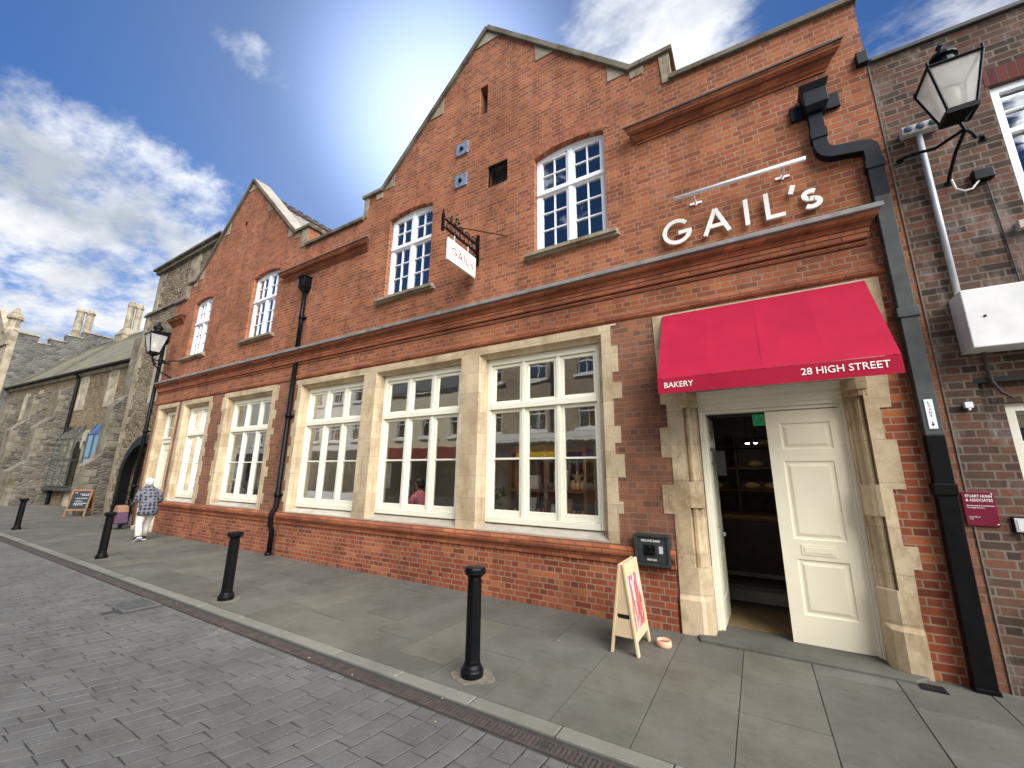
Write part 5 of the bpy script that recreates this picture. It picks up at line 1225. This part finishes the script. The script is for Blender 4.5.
chair(-6.22,6.75,0,'chair under the customer in the pink top'); table(-6.85,6.75,'small round table in front of the customer in the pink top')
chair(-7.6,6.6,R(180),'empty chair behind the left pane of the window by the round drainpipe'); table(-8.1,6.7,'round table behind the window by the round drainpipe')
chair(-5.0,6.5,R(200),'empty chair behind the right pane of the customer window'); table(-4.6,6.9,'round table behind the stone pier of the customer window')

# display shelves behind the right hand shop window
DS = thing('display_shelf', 'brown wooden display shelves stocked with goods behind the right shop window', 'shelf', (-3.0,6.2,.02))
for xx in (-3.62,-2.95,-2.28): MB().box(xx-.025,xx+.025,6.05,6.4,.02,2.15).build('upright', M['wood_mid'], DS)
for zz in (.55,1.02,1.48,2.1): MB().box(-3.6,-2.26,6.06,6.39,zz-.018,zz+.018).build('shelf_board', M['wood_mid'], DS)
MB().box(-3.6,-2.26,6.385,6.4,.03,2.1).build('back_board', M['wood_dark'], DS)
def item(name, label, cat, mb, mat): tag(mb.build(name, mat, bevel=.004), label, cat)
item('gift_box','white carton on the upper shelf behind the right shop window','box',MB().box(-3.4,-3.12,6.12,6.3,1.50,1.72),M['paper'])
item('bowl','round red bowl on the upper shelf beside the white carton','bowl',MB().lathe([(.05,1.5),(.11,1.53),(.13,1.6),(.12,1.6),(.06,1.53)],-3.47,6.18,18),M['red'])
item('card_frame','leaning white card with a dark letter on the lower display shelf','card',MB().hexa([(-3.45,6.12,1.04),(-3.2,6.12,1.04),(-3.2,6.14,1.04),(-3.45,6.14,1.04)],[(-3.45,6.24,1.36),(-3.2,6.24,1.36),(-3.2,6.26,1.36),(-3.45,6.26,1.36)]),M['paper'])
item('paper_bag','tan paper bag standing on the lower display shelf','bag',MB().hexa([(-2.72,6.1,1.04),(-2.54,6.1,1.04),(-2.54,6.22,1.04),(-2.72,6.22,1.04)],[(-2.73,6.13,1.36),(-2.53,6.13,1.36),(-2.53,6.19,1.36),(-2.73,6.19,1.36)]),M['cardboard'])
item('jar','white jar on the lower shelf left of the tan paper bag','jar',MB().lathe([(.055,1.04),(.06,1.06),(.06,1.2),(.045,1.23),(.045,1.27)],-2.84,6.14,14),M['paper'])
item('flour_pack','white packet on the upper shelf near the right window edge','packet',MB().hexa([(-2.82,6.1,1.50),(-2.6,6.1,1.50),(-2.6,6.2,1.50),(-2.82,6.2,1.50)],[(-2.83,6.12,1.80),(-2.59,6.12,1.80),(-2.59,6.18,1.80),(-2.83,6.18,1.80)]),M['paper'])
item('bread_star','pale baked star hanging over the upper display shelf','bread',MB().prism([(-2.42+(.11 if k%2==0 else .045)*math.sin(PI*k/5),1.70+(.11 if k%2==0 else .045)*math.cos(PI*k/5)) for k in range(10)],[],6.1,6.12),M['cardboard'])
PL_ = thing('potted_plant','green plant in a dark pot behind the left pane of the right shop window','plant',(-4.05,6.25,.02))
mb = MB().lathe([(.14,.02),(.19,.7),(.2,.72),(.17,.70)],-4.05,6.25,16); mb.build('pot', M['ink'], PL_)
mb = MB(); random.seed(5)
for k in range(150):
    a = random.uniform(0,2*PI); rr = random.uniform(.02,.3); z = random.uniform(.74,1.5); c = Vector((-4.05+rr*math.cos(a),6.25+rr*.8*math.sin(a),z))
    d1 = Vector((random.uniform(-1,1),random.uniform(-1,1),random.uniform(-.4,.8))).normalized()*.07; d2 = d1.cross(Vector((random.random(),random.random(),.3))).normalized()*.025
    mb.add([c-d1,c+d2,c+d1,c-d2],[(0,1,2,3)])
mb.build('foliage', M['leaf'], PL_)
WC = thing('window_notice','white notice with a yellow heading inside the middle shop window','notice',(-6.0,5.64,1.9))
nb_ = MB().box(-5.72,-5.50,5.63,5.634,1.62,1.98).build('sheet', M['paper'], WC); MB().box(-5.71,-5.51,5.626,5.6295,1.9,1.97).build('heading', M['fascia_yellow'], nb_)
MS = thing('menu_sheet','tall white sheet inside the left pane of the middle shop window','notice',(-6.1,5.64,1.3))
MB().box(-6.13,-6.02,5.63,5.634,1.45,1.92).build('sheet', M['paper'], MS)
for k,xx in enumerate((-3.55,-3.12,-3.02,-2.50,-2.42,-2.34)):
    for zz in ((1.04,) if k < 3 else (1.04,1.5)):
        o = MB().lathe([(.035,zz),(.04,zz+.01),(.04,zz+.11),(.028,zz+.125),(.03,zz+.15)],xx,6.13,12).build('small_jar', M['wood_dark'] if False else M['terracotta'], None, True)
        tag(o,'small terracotta coloured jar among the goods on the display shelves','jar','jars on the display shelves')
# counter and bread shelves seen through the open door
BS = thing('bread_shelves','dark wooden wall shelves of bread seen through the open door','shelf',(-.2,10.1,.02))
for zz in (.02,1.0,1.45,1.9,2.35): MB().box(-1.1,1.05,9.6 if zz<1.1 else 9.9,10.38,zz,zz+.04).build('shelf_board', M['wood_dark'], BS)
for xx in (-1.1,-.35,.4,1.05): MB().box(xx-.02,xx+.02,9.9,10.37,.03,2.6).build('upright', M['wood_dark'], BS)
MB().box(-1.12,1.07,10.375,10.395,.03,2.6).build('back_board', M['wood_dark'], BS)
random.seed(11)
kinds = [('round brown','lying'),('pale floured','lying'),('dark crusted','lying'),('long golden','lying')]
for k,(xx,zz,nm) in enumerate(((-.8,1.49,'left end of the lowest bread shelf'),(-.1,1.49,'middle of the lowest bread shelf'),(.25,1.49,'lowest bread shelf, near the door leaf'),(-.7,1.94,'left end of the middle bread shelf'),(0,1.94,'centre of the middle bread shelf'),(.2,2.39,'topmost bread shelf'))):
    o = MB().ell((xx,10.08,zz+.07),(.15,.12,.075),14,8).build('bread_loaf', M['cardboard'], None, True); tag(o, 'loaf of bread at the '+nm, 'bread', 'loaves on the bread shelves')
CT = thing('shop_counter','dark wooden counter with a pale ledge inside the open door','counter',(-.2,8.9,.02))
MB().box(-1.05,1.05,8.75,9.3,.02,.98).build('front', M['wood_dark'], CT); MB().box(-1.08,1.08,8.7,9.35,.981,1.02).build('top', M['wood_mid'], CT); MB().box(-1.05,1.05,8.735,8.7495,.03,.1).build('plinth', M['sill_stone'], CT)
MN = thing('menu_board','pale board hanging on the inner wall seen over the open left door leaf','menu board',(-.5,7.0,2.0))
MB().box(-.72,-.42,7.6,7.62,1.75,2.15).build('board', M['paper'], MN)
EX = thing('exit_sign','small green running man exit sign inside the doorway','exit sign',(.13,6.88,2.65))
eb = MB().box(.03,.25,6.85,6.89,2.46,2.62).build('panel', M['green'], EX)
mb = MB(); mb.ell((.16,6.846,2.595),(.013,.003,.013),8,4); yq=6.8485
for a,b in (((.13,2.715),(.115,2.67)),((.115,2.67),(.14,2.645)),((.14,2.645),(.135,2.60)),((.115,2.67),(.085,2.645)),((.085,2.645),(.06,2.635)),((.127,2.705),(.15,2.68)),((.127,2.705),(.10,2.695))):
    a, b = (a[0]+.02,a[1]-.135), (b[0]+.02,b[1]-.135); l, r_ = ribbon([a,b],.014); mb.add([(l[0].x,yq,l[0].y),(l[1].x,yq,l[1].y),(r_[1].x,yq,r_[1].y),(r_[0].x,yq,r_[0].y)],[(0,1,2,3)])
mb.build('running_figure', M['paper'], eb)
for k,(xx,nm) in enumerate(((-.09,'left of the pair of lit ceiling spots inside the doorway'),(.04,'right of the pair of lit ceiling spots inside the doorway'))):
    t = thing('ceiling_spot','small warm spot lamp, '+nm,'lamp',(xx,9.0,2.38),0,'lit ceiling spots')
    MB().tube([(xx,9.0,4.0),(xx,9.0,2.45)],.008,6).build('stem', M['ink'], t); MB().lathe([(.03,2.45),(.035,2.37)],xx,9.0,12).build('can', M['ink'], t); MB().lathe([(.03,2.368),(.03,2.362)],xx,9.0,12).build('lamp_face', M['spot_dim'], t)

for xx,nm in ((-2.4,'above the right end of the display shelves'),(-3.3,'above the left end of the display shelves'),(-4.6,'above the potted plant'),(-6.0,'above the customer in pink'),(-7.3,'above the tables by the round drainpipe'),(-8.4,'in the corner by the round drainpipe')):  # lamps added out of view to brighten the goods behind the windows
    yy_ = 5.98
    t = thing('ceiling_spot','unseen fill lamp added '+nm,'lamp',(xx,yy_,3.8),0,'lit ceiling spots')
    MB().lathe([(.05,3.995),(.085,3.87)],xx,yy_,12).build('can', M['ink'], t); MB().lathe([(.08,3.868),(.08,3.862)],xx,yy_,12).build('lamp_face', M['spot'], t)
# ------------------------------------------------------------------ the other side of the street (it shows in the shop windows)
OY = -6.0
def opp(x0, x1, h, mat, fas, label, nwin, roof=True, wz=((3.85,5.45),(6.35,7.7)), wr=None):
    t = thing('shop_house', label, 'building', ((x0+x1)/2,OY,0), 0, 'shops across the street')
    hs = []; pitch = (x1-x0)/nwin
    wins = [(x0+pitch*(i+.5)-.5,x0+pitch*(i+.5)+.5,za,zb) for i in range(nwin) for za,zb in wz if zb < h-.2]
    MB().prism([(x0,2.45),(x1,2.45),(x1,h),(x0,h)],[[(a,c),(b,c),(b,d),(a,d)] for a,b,c,d in wins],OY,OY-.3).build('wall', mat, t)
    mb = MB(); mb.box(x0,x0+.3,OY-.3,OY-.001,0,2.45); mb.box(x1-.3,x1,OY-.3,OY-.001,0,2.45); mb.box(x0+.301,x1-.301,OY-.3,OY-.01,0,.55); mb.box(x0+.301,x0+.38,OY-.2,OY-.05,.551,2.449); mb.box((x0+x1)/2-.05,(x0+x1)/2+.05,OY-.2,OY-.05,.551,2.449)
    mb.build('shopfront', M['white'] if wr else M['fascia_dark'], t)
    MB().add([(x0+.3,OY-.12,.55),(x1-.3,OY-.12,.55),(x1-.3,OY-.12,2.45),(x0+.3,OY-.12,2.45)],[(0,1,2,3)]).build('shop_glass', M['glass'], t)
    MB().box(x0+.1,x1-.1,OY+.001,OY+.12,2.5,3.2).build('fascia', fas, t)
    MB().box(x0,x1,OY-1.2,OY-1.1,0,h-.3).build('inner_wall', M['dark'], t)
    for a,b,c,d in wins:
        mb = MB(); w = .07; m_ = (c+d)/2; mb.prism([(a,c),(b,c),(b,d),(a,d)],[[(a+w,c+w),(b-w,c+w),(b-w,m_-.025),(a+w,m_-.025)],[(a+w,m_+.025),(b-w,m_+.025),(b-w,d-w),(a+w,d-w)]],OY-.14,OY-.06)
        mb.box((a+b)/2-.015,(a+b)/2+.015,OY-.12,OY-.08,c+w,d-w)
        f = mb.build('window', M['white'], t); MB().add([(a,OY-.1,c),(b,OY-.1,c),(b,OY-.1,d),(a,OY-.1,d)],[(0,1,2,3)]).build('glass', M['glass_up'], f); MB().box(a-.12,b+.12,OY-.05,OY+.1,c-.13,c-.003).build('sill', M['white'], f)
    mb = MB(); mb.hexa([(x0-.05,OY+.15,h),(x1+.05,OY+.15,h),(x1+.05,OY-4,h+2.6),(x0-.05,OY-4,h+2.6)],[(x0-.05,OY+.15,h+.12),(x1+.05,OY+.15,h+.12),(x1+.05,OY-4,h+2.72),(x0-.05,OY-4,h+2.72)]); mb.build('roof', M['slate'], t)
    mb = MB(); mb.box(x0,x1,OY-8,OY-7.9,0,h); mb.box(x0,x0+.2,OY-7.9,OY-.31,0,h-.05); mb.box(x1-.2,x1,OY-7.9,OY-.31,0,h-.05); mb.build('rear_wall', mat, t)
    return t
opp(3.6,12,8.2,M['opp_brick'],M['fascia_dark'],'pale brick shop across the street, opposite the dark brick house',3)
opp(-4.9,3.55,7.6,M['opp_white'],M['fascia_dark'],'white rendered shop across the street, opposite the cream doors',3,wr=1)
nv = opp(-12.6,-4.95,8.4,M['opp_brick'],M['fascia_navy'],'pale brick shop with navy and yellow fascia reflected in the right shop window',3)
MB().box(-9.9,-7.2,OY+.121,OY+.15,2.56,3.14).build('fascia_panel', M['fascia_yellow'], nv)
AWO = thing('awning','grey canvas shop awning over the navy and yellow fascia across the street','awning',(-8.8,OY,3.6))
mb = MB().hexa([(-12.4,OY+.02,3.75),(-5.1,OY+.02,3.75),(-5.1,OY+.5,3.42),(-12.4,OY+.5,3.42)],[(-12.4,OY+.02,3.72),(-5.1,OY+.02,3.72),(-5.1,OY+.5,3.39),(-12.4,OY+.5,3.39)])
mb.build('canopy', M['opp_grey'], AWO)
mb = MB()
for i in range(24): xq = -12.4+7.3*i/24; mb.prism([(xq,3.40),(xq+.304,3.40),(xq+.304,3.32),(xq+.152,3.26),(xq,3.32)],[],OY+.48,OY+.5)
mb.build('scalloped_edge', M['opp_white'], AWO)
for o_,xs_,h_ in ((nv,(-12.45,-8.0),8.3),):
    for xx in xs_: MB().tube([(xx,OY+.08,h_),(xx,OY+.08,3.8)],.06,8).build('downpipe', M['ink'], o_)
rd = opp(-20.6,-12.65,6.4,M['opp_cream'],M['fascia_red'],'cream shop with maroon fascia reflected in the middle shop window',4,wz=((3.8,5.4),))
opp(-29.5,-20.65,8.0,M['opp_white'],M['fascia_dark'],'white shop reflected in the window beside the round drainpipe',4,wr=1)
opp(-39,-29.55,7.4,M['opp_grey'],M['fascia_dark'],'grey rendered shop across the street, reflected in the window left of the round drainpipe',4)
opp(-52,-39.05,8.8,M['opp_brick'],M['fascia_dark'],'long pale brick shop across the street, farthest to the left',5)

# ------------------------------------------------------------------ light, sky, camera
SUN = Vector((-.479,.507,.716)).normalized()
sl = bpy.data.lights.new('sun','SUN'); sl.energy = 5.0; sl.angle = R(.5); sl.color = (1,.95,.87)
so = bpy.data.objects.new('sun', sl); COL.objects.link(so); so.rotation_euler = (-SUN).to_track_quat('-Z','Y').to_euler()
w = bpy.data.worlds.new('World'); scn.world = w; w.use_nodes = True; nt = w.node_tree; nt.nodes.clear()
out = N(nt,'OutputWorld'); sky = N(nt,'TexSky', sky_type='NISHITA'); sky.sun_disc = False
sky.sun_elevation = math.asin(SUN.z); sky.sun_rotation = math.atan2(SUN.x, SUN.y); sky.altitude = 20; sky.air_density = 1.0; sky.dust_density = .35; sky.ozone_density = 6.0
b1 = N(nt,'Background'); b1.inputs['Strength'].default_value = SKY_S = .066
tc = N(nt,'TexCoord').outputs['Generated']
def dotv(v):
    n = N(nt,'VectorMath', operation='DOT_PRODUCT'); L(nt, tc, n.inputs[0]); n.inputs[1].default_value = Vector(v).normalized(); return n.outputs['Value']
def lobe(v, a0, a1, k=1.0):                # 1 inside a0 degrees of direction v, 0 outside a1
    n = N(nt,'MapRange', interpolation_type='SMOOTHSTEP'); L(nt, dotv(v), n.inputs[0]); n.inputs[1].default_value = math.cos(R(a1)); n.inputs[2].default_value = math.cos(R(a0)); n.inputs[4].default_value = k; return n.outputs[0]
sp_ = N(nt,'SeparateXYZ'); L(nt, tc, sp_.inputs[0])
L(nt, math_(nt,'ADD', SKY_S, math_(nt,'MULTIPLY', math_(nt,'POWER',lobe(SUN,0,23),3.0), .07)), b1.inputs['Strength'])
zc = math_(nt,'MAXIMUM', math_(nt,'ADD',sp_.outputs[2],.12), .05)
cbx = N(nt,'CombineXYZ'); L(nt, math_(nt,'DIVIDE',sp_.outputs[0],zc), cbx.inputs[0]); L(nt, math_(nt,'DIVIDE',sp_.outputs[1],zc), cbx.inputs[1])
rot = N(nt,'Mapping'); L(nt, cbx.outputs[0], rot.inputs[0]); rot.inputs['Rotation'].default_value = (0,0,R(25)); rot.inputs['Scale'].default_value = (1.0,1.5,1)
n1 = noise(nt, rot.outputs[0], 2.6, 12, .64)
n2 = noise(nt, rot.outputs[0], .9, 6, .55)
L(nt, mixc(nt, lobe(SUN,3,38,.75), mixc(nt,1.0,sky.outputs[0],(.51,.735,1.0),'MULTIPLY'), sky.outputs[0]), b1.inputs[0])
lobes = [((-.955,.13,.25),12,24,.40),((-.915,.17,.365),7,18,.36),((-.86,.24,.45),2,12,.28),((-.955,.04,.37),4,14,.28),((-.08,.61,.79),3,14,.38),((-.02,.64,.77),2,9,.30),
         ((-.685,.169,.708),0,3.4,.16),((-.68,.203,.704),0,3.2,.13),((-.673,.24,.699),0,3.2,.165),((-.668,.281,.689),0,3,.13),((-.658,.323,.68),0,3.4,.16),((-.415,.396,.819),0,6,.2),((.33,.70,.62),1,13,.33),((-.815,.161,.557),0,6,.17),((-.79,.2,.57),0,5,.16),
         ((.62,-.5,.6),12,30,.42),((.92,-.1,.38),14,34,.42),((.4,-.2,.9),6,28,.32),((-.4,-.75,.5),20,60,.12)]  # unseen clouds added behind and beside the viewer as fill light
mk = None
for l in lobes:
    s = lobe(*l); mk = s if mk is None else math_(nt,'MAXIMUM', mk, s)
dens = math_(nt,'ADD', n1, math_(nt,'SUBTRACT', mk, .30))
mr_ = N(nt,'MapRange', interpolation_type='SMOOTHSTEP'); L(nt, dens, mr_.inputs[0]); mr_.inputs[1].default_value = .40; mr_.inputs[2].default_value = .68
cov = mr_.outputs[0]
# sun-side clouds are bright rimmed with grey undersides; clouds behind the viewer are added, overbright, to light the front
sunl = lobe(SUN, 5, 70, 1.0)
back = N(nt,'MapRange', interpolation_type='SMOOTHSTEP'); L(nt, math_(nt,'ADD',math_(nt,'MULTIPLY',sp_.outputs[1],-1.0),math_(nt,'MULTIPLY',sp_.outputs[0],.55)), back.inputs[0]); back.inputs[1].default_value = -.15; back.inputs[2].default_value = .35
shade = ramp(nt, n2, [(.38,(.36,.40,.46)),(.58,(1,1,1))])
lowd = N(nt,'MapRange'); L(nt, sp_.outputs[2], lowd.inputs[0]); lowd.inputs[1].default_value = .18; lowd.inputs[2].default_value = .36
shade = mixc(nt, lowd.outputs[0], mixc(nt,.75,shade,(.40,.44,.49)), shade)
b2 = N(nt,'Background'); L(nt, shade, b2.inputs[0])
CL_F, CL_FILL = .60, 10.5
L(nt, math_(nt,'ADD', math_(nt,'ADD', CL_F, math_(nt,'MULTIPLY',sunl,.35)), math_(nt,'MULTIPLY',back.outputs[0],CL_FILL)), b2.inputs['Strength'])
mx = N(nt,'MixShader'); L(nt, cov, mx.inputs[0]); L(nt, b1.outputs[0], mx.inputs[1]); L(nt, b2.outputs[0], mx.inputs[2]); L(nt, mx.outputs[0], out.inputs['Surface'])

cam = bpy.data.cameras.new('camera'); co_ = bpy.data.objects.new('camera', cam); COL.objects.link(co_); scn.camera = co_
cam.sensor_width = 36; cam.lens = 403.8/1024*36; cam.clip_start = .05; cam.clip_end = 3000
pi_, ya_, ro_ = R(12.87), R(30.75), R(.68)
F_ = Vector((-math.sin(ya_)*math.cos(pi_), math.cos(ya_)*math.cos(pi_), math.sin(pi_))); R_ = Vector((math.cos(ya_),math.sin(ya_),0)); U_ = R_.cross(F_)
c, s = math.cos(ro_), math.sin(ro_); R_, U_ = c*R_+s*U_, -s*R_+c*U_
mt = Matrix(((R_.x,U_.x,-F_.x,0),(R_.y,U_.y,-F_.y,0),(R_.z,U_.z,-F_.z,1.7),(0,0,0,1))); co_.matrix_world = mt
vs = scn.view_settings; vs.view_transform = 'Standard'; vs.look = 'None'; vs.gamma = 1; vs.exposure = .72; vs.use_curve_mapping = False
scn.render.engine = 'CYCLES'; scn.cycles.max_bounces = 8; scn.cycles.diffuse_bounces = 4; scn.cycles.transparent_max_bounces = 12
